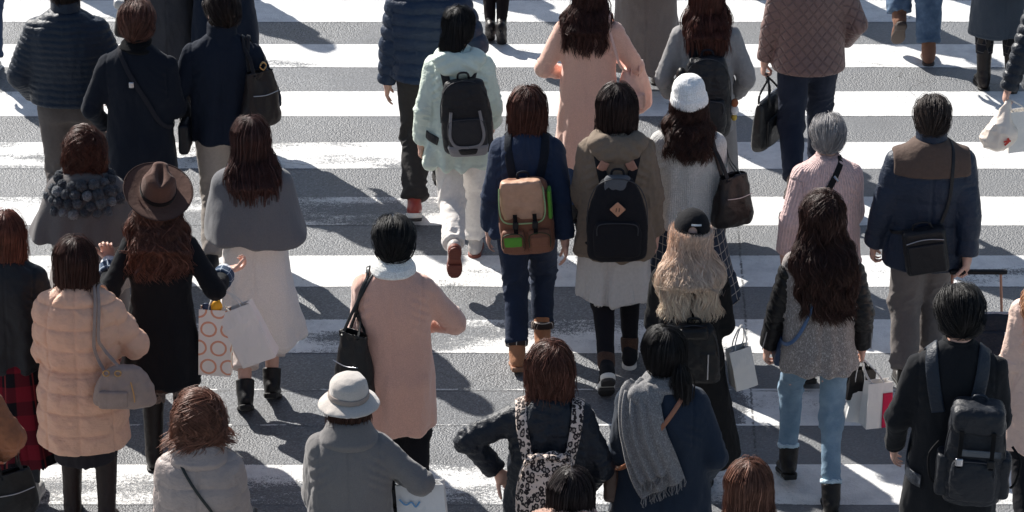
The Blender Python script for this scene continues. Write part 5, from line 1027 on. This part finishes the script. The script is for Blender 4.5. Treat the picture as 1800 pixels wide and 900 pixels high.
def P25():
    p = make_person('brown bob haired person in navy jacket and navy trousers with tan boots', head=(927, 154), h=1.60, pose=((-.05, -.16, .02, 15), (.09, .06, .03, 16)), arms=('down', 'back'), girth=1.08, yaw=-2, vox=.0075)
    coat(p, fabric((40, 52, 74), 'cotton'), hem=.80, bulk=.014, style='wool', folds=1.3); collar(p, fabric((40, 52, 74), 'cotton'), 'lapel'); legs(p, fabric((36, 46, 66), 'denim', (42, 54, 78)), (.092, .068, .06), end=.06, wr=1.4)
    for i in (0, 1): ax = unit(p.kn[i] - p.an[i]); sdf_part(p, 'rolled_hem', [ccone(p.an[i] + ax * .04, p.an[i] + ax * .085, .066, .068, .01)], fabric((60, 50, 48), 'check', (210, 200, 190)), .006, .003)
    shoes(p, 'boot', fabric((176, 124, 92), 'cotton'), fabric((150, 110, 86), 'rubber')); hair(p, 'bob', (82, 50, 42), .125, n=1500, vol=.006)
    br = fabric((130, 88, 69), 'cotton', rough=.6); tn = fabric((188, 148, 122), 'leather', rough=.5); gr = fabric((96, 158, 60), 'cotton')
    b = backpack(p, 'brown and green two pocket backpack on the person in navy jacket', br, w=.155, h=.225, d=.075, zc=1.00, top=.80, strap=.05, smat=fabric((32, 36, 44), 'cotton'), pocket=False, roll=-4, sx=.08)
    c, R = b.c, b.R
    b.sdf('flap', [loft([(-.0, .112, .012), (.05, .125, .016), (.16, .128, .04), (.235, .110, .055)], ex=3.2, rd=.012, c=c + R @ A3(-.012, -.070, 0), R=R @ rot(x=-5))], tn, .0055, .008, 10, fn=lambda V: -np.abs(vn(V * 14, 3)) * .008)
    b.add('green_piping', tube(spline([c + R @ A3(x - .012, -.096 + (0.02 if z > .15 else 0), z) for x, z in ((-.122, .20), (-.128, .10), (-.122, .03), (-.09, -.004), (0, -.010), (.09, -.004), (.122, .03), (.130, .10), (.122, .20))], 40), .0045, 5), fabric((150, 178, 130), 'rubber'))
    b.sdf('green_panel', [loft([(.0, .012, .05), (.17, .012, .045)], ex=3, rd=.006, c=c + R @ A3(.142, -.03, 0), R=R)], gr, .005, .001)
    for sg, mm in ((-1, gr), (1, br)):
        b.sdf('front_pocket', [loft([(-.19, .062, .03), (-.09, .066, .036), (-.055, .060, .02)], ex=3.6, rd=.014, c=c + R @ A3(sg * .075, -.080, 0), R=R)], br, .005, .002)
        b.sdf('pocket_panel', [loft([(-.145, .05, .012), (-.085, .052, .012)], ex=3.6, rd=.008, c=c + R @ A3(sg * .075, -.108, 0), R=R)], mm, .0045, 0)
        b.add('zip', tube(spline([c + R @ A3(sg * .075 + x, -.117, z) for x, z in ((-.058, -.15), (-.056, -.08), (0, -.062), (.056, -.08), (.058, -.15))], 18), .003, 5), fabric((50, 60, 40), 'rubber'))
        b.add('buckle_strap', ribbon([c + R @ A3(sg * .055, -.105, z) for z in np.linspace(.05, -.075, 8)], np.tile(A3(0, -1, 0), (8, 1)), .024, .005), fabric(BLK, 'cotton')); b.sdf('buckle', [box(c + R @ A3(sg * .055, -.112, -.015), (.017, .006, .022), .003)], fabric(BLK, 'rubber'), .004, 0)
def P26():
    p = make_person('dark haired person in khaki hooded jacket, light grey skirt and black sneakers', head=(1085, 149), h=1.67, pose=((-.05, -.36, .10, 48), (.09, .06, 0, 0)), arms=('front', 'down'), girth=1.10, yaw=0)
    m = fabric((122, 108, 94), 'cotton'); coat(p, m, hem=.72, bulk=.016, style='shell', folds=.8); collar(p, m, 'hood')
    skirt(p, fabric((196, 192, 188), 'cotton'), .9, .46, .20, .19, 7, .02, 'skirt'); legs(p, fabric((32, 31, 35), 'cotton'), (.076, .058, .044), name='leggings', end=.03, wr=.5)
    for i in (0, 1): ax = unit(p.kn[i] - p.an[i]); sdf_part(p, 'sock', [ccone(p.an[i] - ax * .01, p.an[i] + ax * .075, .045, .050, .006)], fabric((78, 60, 52), 'knit'), .006, .003)
    shoes(p, 'sneaker', fabric((36, 36, 40), 'cotton'), SOLE_W); hair(p, 'bob', (44, 31, 30), .135, n=1500, vol=.004)
    k = fabric((34, 34, 38), 'cotton'); b = backpack(p, 'black backpack with tan diamond patch on the person in khaki', k, w=.165, h=.24, d=.08, zc=1.01, top=.45, strap=.05, ex=2.5)
    c, R = b.c, b.R; b.sdf('top_panel', [loft([(.14, .105, .055), (.20, .085, .046), (.245, .06, .03)], ex=2.4, rd=.012, c=c + A3(0, -.004, 0), R=R)], fabric((92, 94, 98), 'cotton'), .006, .002)
    pt = c + R @ A3(0, -.0845, .085); b.sdf('diamond_patch', [box(pt, (.031, .006, .031), .003, rot(y=45))], fabric((196, 142, 112), 'leather'), .0035, 0)
    for sg in (-1, 1): b.add('patch_slot', ribbon([pt + A3(sg * .008 + .002 * z * 50, -.0085, z) for z in np.linspace(-.011, .011, 4)], np.tile(A3(0, -1, 0), (4, 1)), .004, .001), fabric(BLK, 'leather')); b.sdf('strap_tab', [box((sg * .075, back_y(p, 1.29, sg * .075) - .016, 1.275), (.026, .006, .028), .004, rot(y=-sg * 25))], fabric((178, 128, 108), 'leather'), .004, 0)
def P27():
    p = make_person('woman in white beanie, pale grey sweater and dark windowpane check skirt', head=(1212, 142), h=1.60, pose='stepR', arms=('front', 'front'), girth=1.05, yaw=-4, look=(4, 6, -3))
    m = fabric((190, 188, 185), 'knit'); coat(p, m, hem=.82, bulk=.014, style='knit', flare=.96); collar(p, m, 'lapel'); skirt(p, fabric((42, 52, 68), 'check', (160, 154, 148)), .9, .36, .275, .24, 8, .02, back=-.02, side=.06); legs(p, fabric((34, 34, 38), 'cotton'), (.075, .056, .042), name='tights'); shoes(p, 'ankle')
    hair(p, 'long', (66, 42, 36),   .21, n=1800, curl=.8, width=.125, vol=.004, hatcut=-.0, backy=-.16); wb = fabric((240, 238, 234), 'knit'); HR, hc = p.HR, p.hc; c = hc + HR @ A3(0, -.015, .02); Rk = HR @ rot(x=8)
    V, Q = mesh_sdf([loft([(-.005, .097, .114), (.05, .096, .114), (.09, .088, .102), (.125, .070, .080), (.150, .045, .05)], .012, 'u', 2, .035, c=c, R=Rk), loft([(-.025, .102, .119), (-.005, .107, .124), (.030, .104, .121), (.042, .099, .116)], .004, 'u', 2, .01, c=c, R=Rk)], .005)
    n = normals(V, Q); q = (V - c) @ Rk; th = np.arctan2(q[:, 0], q[:, 1]); V = V + n * (np.sin(th * 46) * .0016 + fbm(V * 16, 2, 3) * .005)[:, None]; new_obj('beanie', V, Q, wb, p.root)
    tote(p, 'black slouchy leather shoulder bag on the pale grey sweater', fabric((42, 38, 40), 'leather', rough=.36), 1, z=.86, w=.24, h=.31, d=.13, yo=-.11, xo=.26, yrot=10, sw=.026)
def P28():
    p = make_person('grey haired elderly woman in crinkled pink jacket', head=(1457, 203), h=1.52, pose='stepL', arms=(((.26, -.02, .82), (.5, -1, 0), (-1, 0, 0), (0, 1, 0), .4), 'front'), girth=1.12, yaw=3, look=(2, 0, 2))
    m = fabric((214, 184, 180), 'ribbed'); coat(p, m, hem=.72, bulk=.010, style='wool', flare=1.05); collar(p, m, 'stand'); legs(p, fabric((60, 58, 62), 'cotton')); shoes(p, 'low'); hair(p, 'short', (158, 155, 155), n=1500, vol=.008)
    b = Bag(p, 'crossbody_bag', 'small black bag with wide strap across the crinkled pink jacket', 'bag', (-.2, .1, .8)); b.sdf('bag_body', [box((-.20, .14, .9), (.05, .08, .09), .02)], BL()); crossbody(b, 1, (-.215, .0, .98), .036, fabric((34, 34, 36), 'cotton'), .004, xs=.06)
    b.add('strap_buckle', ribbon(on_surf(p.coat, [(.035, -.2, 1.36), (.05, -.2, 1.375)], .014)[0], np.tile(A3(0, -1, .4), (2, 1)), .04, .004), STEEL)
def P29():
    p = make_person('man in navy quilted jacket with brown shoulder yoke pulling a suitcase', head=(1641, 168), h=1.67, pose=((-.09, -.06, .0, 0), (.08, .12, 0, 0)), arms=(((.27, .02, .82), (.4, -1, 0), (-1, 0, 0), (0, 1, 0), .8), ((.20, -.16, .80), (.5, -.9, 0), (-1, .2, 0), (0, 0, 1), 1.1)), male=True, girth=1.08, yaw=0, vox=.006)
    m = fabric((40, 52, 72), 'nylon'); coat(p, m, hem=.73, bulk=.020, style='puffer', period=.14, puff=.45); collar(p, m, 'tall'); br = fabric((92, 76, 68), 'cotton')
    yk = [(f, lo - .012, hi + .012, k, op) for f, lo, hi, k, op in p.coat if op == 'u']; big = [((lambda P, f=f: f(P) - .010), lo, hi, k, op) for f, lo, hi, k, op in yk]
    sdf_part(p, 'yoke', big + [box((0, -.0, 1.36), (.205, .4, .095), .01, None, .006, 'i'), ell((0, p.neck[1], 1.44), (.07, .07, .08), None, .01, 's')], br, .0065, .003)
    legs(p, fabric((112, 106, 104), 'cotton'), (.10, .08, .075), wr=1.2); shoes(p, 'low', fabric((52, 44, 42), 'leather')); hair(p, 'short', (60, 50, 46), n=1500, vol=.002)
    collar(p, fabric((120, 40, 44), 'cotton'), 'stand', 'shirt_collar', p.root)
    c = A3(-.03, back_y(p, .90) - .052, .885); R = rot(y=-9); lm = fabric((38, 40, 46), 'leather', rough=.5); b = Bag(p, 'messenger_bag', 'black rectangular crossbody bag hanging on the back of the suitcase puller', 'bag', c - A3(0, 0, .13))
    b.sdf('bag_body', [box(c, (.115, .042, .13), .025, R)], lm, .006, .003); b.sdf('front_pocket', [box(c + R @ A3(0, -.042, -.03), (.10, .014, .085), .012, R)], lm, .005, .002); b.add('zip', tube([c + R @ A3(x, -.052, .075 + .01 * math.cos(x * 20)) for x in np.linspace(-.10, .10, 12)], .003, 5), STEEL); b.add('handle', tube(spline([c + R @ A3(-.06, 0, .12), c + R @ A3(-.04, -.01, .165), c + R @ A3(.03, -.01, .165), c + R @ A3(.05, 0, .12)], 12), .006, 6), lm)
    b.strap('shoulder_strap', [c + R @ A3(.10, .01, .11), (.095, -.19, 1.15), (.10, -.13, 1.32), (.10, -.03, 1.42), (.06, .1, 1.36), (-.02, .18, 1.15), (-.15, .15, .98), (-.21, -.02, .93), c + R @ A3(-.11, .02, .10)], .02, lm, snap=.12, off=.012)
    # rolling suitcase behind his right side
    w = p.wr[1]; hz = w + A3(.02, -.03, -.07); b = Bag(p, 'suitcase', 'black wheeled suitcase with raised copper handle pulled by the man in navy', 'suitcase', (hz[0] + .03, hz[1] - .55, 0)); x0, x1 = hz[0] - .10, hz[0] + .17; ds = unit(A3(0, -.62, -1.0)); cu = fabric((196, 140, 112), 'metal', rough=.35)
    for x in (x0, x1 - .01): b.add('handle_rod', tube([A3(x, hz[1], hz[2] - .01), A3(x, hz[1], hz[2]) + ds * .27], .007, 6), cu)
    b.sdf('grip', [box(A3((x0 + x1) / 2 + .005, hz[1], hz[2]), ((x1 - x0) / 2 + .02, .016, .012), .008)], fabric(BLK, 'rubber'), .004, 0)
    R2 = rot(x=-math.degrees(math.atan(.62))) ; cc = A3((x0 + x1) / 2, hz[1], hz[2]) + ds * .47 + R2 @ A3(0, -.10, 0)
    nv = fabric((38, 42, 52), 'nylon'); b.sdf('case', [box(cc, (.165, .105, .23), .03, R2)], nv, .007, .002); b.sdf('top_panel', [box(cc + R2 @ A3(0, 0, .205), (.155, .098, .03), .02, R2)], fabric((170, 160, 158), 'nylon'), .006, .001); b.sdf('front_pocket', [box(cc + R2 @ A3(0, -.105, -.03), (.13, .02, .16), .018, R2)], nv, .006, .002)
    for x in (-.12, .12): b.add('white_trim', tube([cc + R2 @ A3(x * .9, -.129, z) for z in np.linspace(.12, -.18, 6)], .004, 5), SOLE_W); b.sdf('wheel', [ccone(cc + R2 @ A3(x - .015, .08, -.25), cc + R2 @ A3(x + .015, .08, -.25), .032, .032)], fabric(BLK, 'rubber'), .006, 0)
def P30():
    p = make_person('blonde haired woman in black baseball cap and long black coat', head=(1216, 369), h=1.62, pose='stepL', arms=('front', 'front'), girth=1.0, yaw=-5, look=(4, 4, 4), lean=.02)
    coat(p, fabric((30, 30, 31), 'cotton'), hem=.30, flare=1.02, style='wool', folds=1.2, side=.06); collar(p, fabric((30, 30, 31), 'cotton'), 'lapel'); legs(p, fabric((30, 30, 32), 'cotton')); shoes(p, 'ankle'); hair(p, 'long', (244, 212, 190), .33, n=2600, curl=.7, gap=(.12, .16), width=.14, vol=.004, hatcut=.035, tip=(252, 216, 192), backy=-.17)
    HR, hc = p.HR, p.hc; c = hc + HR @ A3(0, -.012, .03); cm = fabric((30, 30, 33), 'cotton')
    V, Q = mesh_sdf([ell(c, (.092, .110, .106), HR, .01), box(c + HR @ A3(0, 0, .10), (.2, .2, .105), .004, HR, .006, 'i'), ell(c + HR @ A3(0, .15, .012), (.075, .09, .010), HR, .02), ell(c + HR @ A3(0, -.11, .015), (.036, .04, .034), HR, .006, 's')], .005); o = new_obj('baseball_cap', V, Q, cm, p.root)
    an = np.linspace(-2.2, -.94, 16); new_obj('cap_strap', *ribbon(np.array([c + HR @ A3(.093 * math.cos(a), .113 * math.sin(a), .004) for a in an]), np.array([HR @ A3(math.cos(a), math.sin(a), 0) for a in an]), .02, .004), cm, o)
    em = np.linspace(-1.7, -1.1, 8); new_obj('cap_emblem', *ribbon(np.array([c + HR @ A3(.088 * math.cos(a), .100 * math.sin(a), .052) for a in em]), np.array([HR @ A3(math.cos(a), math.sin(a), .6) for a in em]), .010, .003), fabric((210, 210, 210), 'cotton'), o)
    lm = fabric((36, 36, 38), 'leather', rough=.42); b = backpack(p, 'small black leather backpack with two steel zips on the long black coat', lm, w=.125, h=.165, d=.06, zc=.98, top=.72, strap=.022, pocket=False, crum=.007, sx=.075, roll=-3, xo=.04)
    for sg in (-1, 1): b.add('zip', tube([b.c + b.R @ A3(sg * .07 + .006 * sg * z * 10, -.066, z) for z in np.linspace(.02, -.12, 8)], .0042, 6), STEEL)
    b.sdf('flap', [box(b.c + b.R @ A3(0, -.02, .13), (.075, .05, .03), .02, b.R)], lm, .005, .004)
    e = p.el[1]; paper_bag(p, 'pale paper bag between the long black coat and the dark road seam', A3(.255, .0, .93), .12, .22, .10, fabric((216, 214, 210), 'paper'), rz=25, tilt=-10, grip=A3(.27, .06, 1.03))
def P31():
    p = make_person('woman with very long dark wavy hair, grey tweed coat with black leather sleeves and jeans', head=(1448, 339), h=1.66, pose=((-.115, .14, .04, 14), (.07, -.20, 0, 4)), arms=(((.265, .08, .80), (.4, -1, 0), (-1, 0, 0), (0, 1, 0), .9), ((.25, .05, .82), (.4, -1, 0), (-1, 0, 0), (0, 1, 0), 1.0)), girth=1.0, yaw=2, vox=.006, look=(0, 6, 3))
    coat(p, fabric((158, 150, 146), 'tweed', (222, 216, 210)), hem=.73, flare=1.02, bulk=.008, style='wool', folds=.8, sleeve=.045)
    lm = fabric((34, 33, 36), 'leather', rough=.38); sl = []
    for i in (0, 1):
        d = unit(p.wr[i] - p.el[i]); a = p.sh[i]; ad = unit(p.el[i] - a)
        V, Q = mesh_sdf([cone(a + ad * .05, p.el[i], .060, .057, .02), ccone(p.el[i] - d * .01, p.el[i] + d * .24, .057, .050, .012, .018)], .006); n = normals(V, Q); u, v, part, al = garment_uv(p, V); f = np.abs(np.sin(al * math.pi / .05 + V[:, 0] * 9)) ; g2 = np.abs(np.sin(al * math.pi / .05 - u * 40)); dd = np.where(al < .38, (np.minimum(f, g2) ** .5 - .7) * .007, 0) + fbm(V * 26, 2, 4) * .003
        o = new_obj('leather_sleeve', V + n * dd[:, None], Q, lm, p.root, {'guv': np.stack([u, v, part], 1)})
        sdz = A3((1 if i else -1), -1.3, 0); zp_ = [p.el[i] + d * t + unit(sdz) * .064 for t in (.12, .17, .235)]; new_obj('sleeve_zip', *tube(zp_, .003, 5), STEEL, o)
    fl = [(a * .7, b_, c_, d_, e_) for a, b_, c_, d_, e_ in ()]
    collar(p, fabric((204, 192, 184), 'fur'), 'lapel'); legs(p, fabric((112, 138, 160), 'denim', (150, 174, 192)), (.077, .054, .046), end=.07, wr=1.2)
    for i in (0, 1): ax = unit(p.kn[i] - p.an[i]); sdf_part(p, 'frayed_hem', [ccone(p.an[i] + ax * .062, p.an[i] + ax * .085, .056, .056, .006)], fabric((176, 196, 210), 'denim'), .0055, .006, 60)
    shoes(p, 'ankle', fabric((42, 38, 38), 'leather')); hair(p, 'long', (62, 40, 35), .42, n=3600, curl=.8, width=.155, vol=.006, backy=-.15, side=.025)
    w = p.wr[0]; b = Bag(p, 'crossbody_bag', 'small blue crossbody bag at the left hand of the woman with very long dark hair', 'handbag', w + A3(.05, -.05, -.10)); bl = fabric((44, 66, 100), 'leather'); b.sdf('bag_body', [box(w + A3(.055, .0, -.0), (.022, .075, .085), .02, rot(y=10))], bl, .005, .002); crossbody(b, 1, (-.20, -.02, .88), .018, fabric((70, 100, 140), 'leather'), .004, xs=.09)
    w = p.wr[1]; t0 = w + A3(.085, -.06, -.17); b = paper_bag(p, 'white and crimson paper shopping bag in the hand of the woman in blue jeans', t0, .14, .245, .09, fabric((232, 228, 224), 'paper'), rz=18, tilt=3, grip=w + A3(.01, 0, -.08), hmat=fabric((228, 224, 220), 'paper'), sidemat=None)
    R = b.R; rdm = fabric((206, 30, 74), 'paper'); b.add('red_panel', ribbon([t0 + R @ A3(.040, -.036 - .020 * k, -.055 - .185 * k) for k in np.linspace(0, 1, 8)], np.tile(R @ A3(0, -1, .05), (8, 1)), .055, .003), rdm)
    paper_bag(p, 'black paper bag behind the white and crimson one', w + A3(.01, .05, -.15), .15, .16, .08, fabric((34, 32, 34), 'leather'), rz=20, tilt=8, grip=w + A3(0, .02, -.08))
    paper_bag(p, 'narrow white paper bag under the black one next to the blue jeans', w + A3(.0, .02, -.26), .09, .17, .05, fabric((228, 226, 224), 'paper'), rz=14, tilt=12, grip=w + A3(0, .02, -.08))
def P32():
    p = make_person('woman with auburn bob in black bomber jacket, left elbow out, with leopard print pack', head=(967, 605), h=1.60, pose='stepL', arms=(((.265, .02, 1.00), (1, -.25, .65), (-.3, -1, 0), (-.3, .2, -1), .35), 'pocket'), girth=1.08, vox=.006, yaw=-2)
    m = fabric((34, 40, 50), 'nylon', rough=.5); coat(p, m, hem=.78, bulk=.014, style='shell'); collar(p, fabric((36, 40, 48), 'knit'), 'stand'); legs(p, fabric((34, 34, 38), 'cotton')); shoes(p, 'low'); hair(p, 'bob', (92, 58, 48), .135, n=1700, vol=.010, curl=.25)
    lp = fabric((214, 196, 184), 'leopard', (40, 34, 36)); b = backpack(p, 'leopard print cloth backpack on the auburn woman in black bomber', lp, w=.155, h=.235, d=.075, zc=.98, top=.66, strap=.06, pocket=False, crum=.010, sx=.115, handle=False, zipm=lp)
    c = b.c; b.add('ruffled_edge', tube(spline([c + A3(x, -.03 - .01 * math.sin(x * 60), .235 + .01 * math.sin(x * 90)) for x in np.linspace(-.105, .105, 12)], 40), .012, 6), lp)
def P33():
    p = make_person('black ponytail woman in navy coat with big grey scarf down her back', head=(1168, 578), h=1.64, pose='stepL', arms=('down', 'pocket'), girth=1.2, yaw=-4, look=(6, 16, 2))
    coat(p, fabric((36, 46, 60), 'wool'), hem=.50, bulk=.016, flare=1.02); legs(p, fabric((34, 34, 38), 'cotton')); shoes(p, 'low')
    hair(p, 'pony', (26, 24, 26), n=1700, vol=.006, extra=[ell((.045, -.115, -.045), (.024, .024, .02), None, .008), ell((.055, -.125, -.095), (.036, .030, .055), None, .006), ell((.06, -.118, -.115), (.028, .024, .03), None, .02)])
    gm = fabric((138, 137, 138), 'tweed', (168, 167, 166)); ny = p.neck[1]; sc = sdf_part(p, 'scarf', [xf([ell((0, 0, 0), (.118, .108, .042), None, .01)], rot(x=-10, y=9), A3(0, ny, 1.395))[0], xf([ell((0, 0, 0), (.10, .092, .036), None, .01)], rot(x=5, y=-8), A3(0, ny + .012, 1.435))[0], loft([(1.45, .05, .05, 0, ny + .02), (1.52, .065, .062, 0, ny + .02)], .006, 's', 2), cone((-.05, -.10, 1.36), (-.12, -.09, 1.38), .05, .05, .04)], gm, .006, .007, 16)
    # the long tail, a folded cloth strip following the back
    path = spline([(-.11, -.02, 1.445), (-.115, -.13, 1.36), (-.095, -.2, 1.20), (-.04, -.23, 1.06), (.02, -.24, .955)], 40); P, N = on_surf(p.coat, path, .012); t = np.linspace(0, 1, 40)
    N[:, 0] *= .5; N /= np.linalg.norm(N, axis=1, keepdims=True); T = np.gradient(P, axis=0); T /= np.linalg.norm(T, axis=1, keepdims=True); Bn = np.cross(T, N); wd = .16 + .09 * np.sin(np.clip(t, 0, 1) * math.pi * .75); k = 26; s_ = np.linspace(-.5, .5, k)
    for la, lb, w_, o_ in ((0, 40, 1, .0), (6, 34, .55, .016)):
        r_ = slice(la, lb); PP = P[r_, None] + Bn[r_, None] * (wd[r_, None] * w_ * (s_[None] + (.10 if o_ else 0)))[:, :, None]; X = PP.reshape(-1, 3); X2, N2 = on_surf(p.coat, X, .012 + o_); f = (.012 * np.sin(s_ * 17)[None] * np.ones((lb - la, 1)) + .006 * vn(X * 12, 4).reshape(lb - la, k)).ravel(); X2 = X2 + N2 * f[:, None]
        i, j = np.meshgrid(np.arange(lb - la - 1), np.arange(k - 1), indexing='ij'); i, j = i.ravel(), j.ravel(); Qd = np.stack([i * k + j, i * k + j + 1, (i + 1) * k + j + 1, (i + 1) * k + j], 1); top = X2 + N2 * .010; m0 = len(X2); edge = []
        V = np.vstack([X2, top]); rim = [*range(k - 1)], 
        for a in range(k - 1): edge += [(a, a + 1, m0 + a + 1, m0 + a), ((lb - la - 1) * k + a, m0 + (lb - la - 1) * k + a, m0 + (lb - la - 1) * k + a + 1, (lb - la - 1) * k + a + 1)]
        for a in range(lb - la - 1): edge += [(a * k, m0 + a * k, m0 + (a + 1) * k, (a + 1) * k), (a * k + k - 1, (a + 1) * k + k - 1, m0 + (a + 1) * k + k - 1, m0 + a * k + k - 1)]
        new_obj('scarf_tail', V, np.vstack([Qd[:, ::-1], Qd + m0, edge]), gm, sc); endrow = (X2 + N2 * .005).reshape(lb - la, k, 3)[-1]; fr = []
        for a in np.linspace(0, k - 1, 30): q = endrow[int(a)] + A3(rng.normal(0, .002), 0, 0); fr.append(tube([q, q + A3(rng.normal(0, .005), -.004, -.02), q + A3(rng.normal(0, .008), -.006, -.045)], .0024, 4))
        new_obj('fringe', *join(*fr), gm, sc)
    b = Bag(p, 'crossbody_bag', 'tan leather crossbody bag and strap on the navy coat under the grey scarf', 'bag', (-.22, .02, .8)); tn = fabric((150, 98, 72), 'leather'); b.sdf('bag_body', [box((-.235, .0, .90), (.035, .10, .09), .025)], fabric((84, 66, 58), 'leather')); crossbody(b, 1, (-.23, -.0, .98), .022, tn, .005, xs=.105)
    paper_bag(p, 'white paper bag with grey ring print between the leopard pack and the navy coat', A3(-.285, -.05, .73), .14, .26, .09, fabric((228, 226, 222), 'rings', (150, 160, 166)), rz=30, tilt=12, grip=p.wr[0] + A3(0, 0, -.08))
def P34():
    p = make_person('dark haired person with fluffy tan fur collar at the bottom edge', head=(1003, 824), h=1.56, pose='stand', arms=('front', 'front'), lean=.02, look=(0, 8, 8))
    coat(p, fabric((120, 96, 84), 'wool'), hem=.5, bulk=.012); sdf_part(p, 'fur_collar', [xf([ell((0, 0, 0), (.175, .14, .075), None, .01)], rot(x=-6, y=-8), A3(-.04, p.neck[1] - .03, 1.43))[0], ell((0, .02, 1.48), (.07, .07, .06), None, .01, 's')], fabric((206, 160, 138), 'fur'), .006, .010, 45); legs(p, fabric((34, 34, 38), 'cotton')); shoes(p, 'low'); hair(p, 'long', (38, 29, 30), .26, n=1600, width=.08, side=.03)
def P35():
    p = make_person('person with straight shiny auburn hair at the bottom edge', head=(1318, 811), h=1.58, pose='stand', arms=('front', 'front')); coat(p, fabric((60, 56, 60), 'wool'), hem=.5); legs(p, fabric((34, 34, 38), 'cotton')); shoes(p, 'low'); hair(p, 'long', (112, 76, 62), .36, n=2200, width=.115, vol=.004)
def P36():
    p = make_person('man with short black hair in black coat, at the bottom right', head=(1690, 508), h=1.74, pose='stepL', arms=(((.25, .12, .84), (.45, -1, 0), (-1, 0, 0), (0, 1, 0), .4), 'front'), male=True, girth=1.0, yaw=-6, look=(10, 14, 0), vox=.007)
    m = fabric((34, 35, 38), 'wool'); coat(p, m, hem=.55, style='wool', flare=.98); collar(p, m, 'stand'); legs(p, fabric((70, 70, 74), 'cotton')); shoes(p, 'low'); hair(p, 'short', (26, 24, 25), n=1900, vol=.014)
    k = fabric((38, 42, 50), 'nylon'); b = backpack(p, 'large black rucksack with buckles and side pockets on the man in black coat', k, w=.135, h=.24, d=.09, zc=.99, top=.85, strap=.062, pocket=True, crum=.006, sx=.095, xo=.09, smat=fabric((44, 52, 64), 'nylon'), roll=2); c, R = b.c, b.R
    b.sdf('lid', [box(c + R @ A3(0, -.02, .19), (.113, .085, .065), .035, R)], k, .006, .005); b.add('reflective_band', ribbon([c + R @ A3(x, -.118, .055) for x in np.linspace(-.07, .11, 6)], np.tile(A3(0, -1, 0), (6, 1)), .032, .004), fabric((74, 80, 88), 'nylon'))
    for sg in (-1, 1):
        b.sdf('side_pocket', [loft([(-.2, .035, .06), (.0, .035, .055)], ex=3, rd=.015, c=c + R @ A3(sg * .13, 0, 0), R=R)], k, .006, .004); b.add('buckle_strap', ribbon([c + R @ A3(sg * .07, -.118 + .0 * z, z) for z in np.linspace(.16, -.02, 6)], np.tile(A3(0, -1, 0), (6, 1)), .02, .006), fabric(BLK, 'cotton')); b.add('loose_strap', tube(spline([c + R @ A3(sg * .16, -.03, .06), c + R @ A3(sg * .20, -.05, .0), c + R @ A3(sg * .19, -.05, -.1), c + R @ A3(sg * .17, -.04, -.14)], 14), .006, 5), fabric(BLK, 'cotton')); b.sdf('buckle', [box(c + R @ A3(sg * .07, -.124, .01), (.018, .006, .02), .003)], STEEL if sg < 0 else fabric(BLK, 'rubber'), .004, 0)
def P37():
    p = make_person('blonde haired person in pale peach coat cut off by the right edge', head=(1856, 430), h=1.58, pose='stepL', arms=('down', 'front'), girth=1.05, vox=.008); coat(p, fabric((232, 200, 184), 'nylon'), hem=.55, bulk=.014, style='wool'); legs(p, fabric((34, 34, 38), 'cotton')); shoes(p, 'low'); hair(p, 'long', (196, 150, 116), .32, n=900, width=.15, curl=.5)
def P38():
    p = make_person('person in brown suede jacket cut off by the left edge at the bottom', head=(-98, 560), h=1.60, pose='stepL', arms=('down', ((.26, .10, .92), (.8, -1, 0), (-1, 0, 0), (0, 1, 0), 1.)), girth=1.1, vox=.008); coat(p, fabric((142, 92, 66), 'cotton'), hem=.7, bulk=.02, style='shell'); legs(p, fabric((34, 34, 38), 'cotton')); shoes(p, 'low'); hair(p, 'bob', (50, 34, 30), n=300)
    tote(p, 'black leather bag held at the bottom left edge below the brown suede sleeve', BL(), 1, z=.62, w=.26, h=.26, d=.11, out=.03, yo=-.02)
def outside():   # walkers just beyond the top of the frame; only their shadows reach the crossing
    for k, (u, v, h, m) in enumerate(((60, -75, 1.7, 1), (262, -62, 1.62, 0), (640, -110, 1.7, 1), (1210, -70, 1.6, 0), (1335, -45, 1.72, 1), (1480, -95, 1.62, 0))):
        p = make_person(('person in dark coat walking ahead beyond the top edge, near the left corner', 'person in grey coat beyond the top edge ahead of the auburn man', 'person in dark coat beyond the top edge ahead of the chevron jacket', 'person in grey coat beyond the top edge ahead of the taupe coat', 'person in dark coat beyond the top edge left of the quilted coat', 'person in grey coat beyond the top edge right of the quilted coat')[k], foot=(u, v), h=h, pose=('stepL', 'stepR')[k % 2], male=bool(m), vox=.012)
        coat(p, fabric((40, 42, 50) if m else (110, 108, 108), 'wool'), hem=.6, vox=.01); legs(p, fabric((40, 40, 44), 'cotton')); shoes(p, 'low'); hair(p, 'short' if m else 'bob', (40, 30, 28), n=150)
ALL = [outside, P01, P02, P03, P04, P05, P06, P07, P08, P09, P10, P11, P12, P13, P14, P15, P16, P17, P18, P19, P20, P21, P22, P23, P24, P25, P26, P27, P28, P29, P30, P31, P32, P33, P34, P35, P36, P37, P38]
for f in ALL: f()
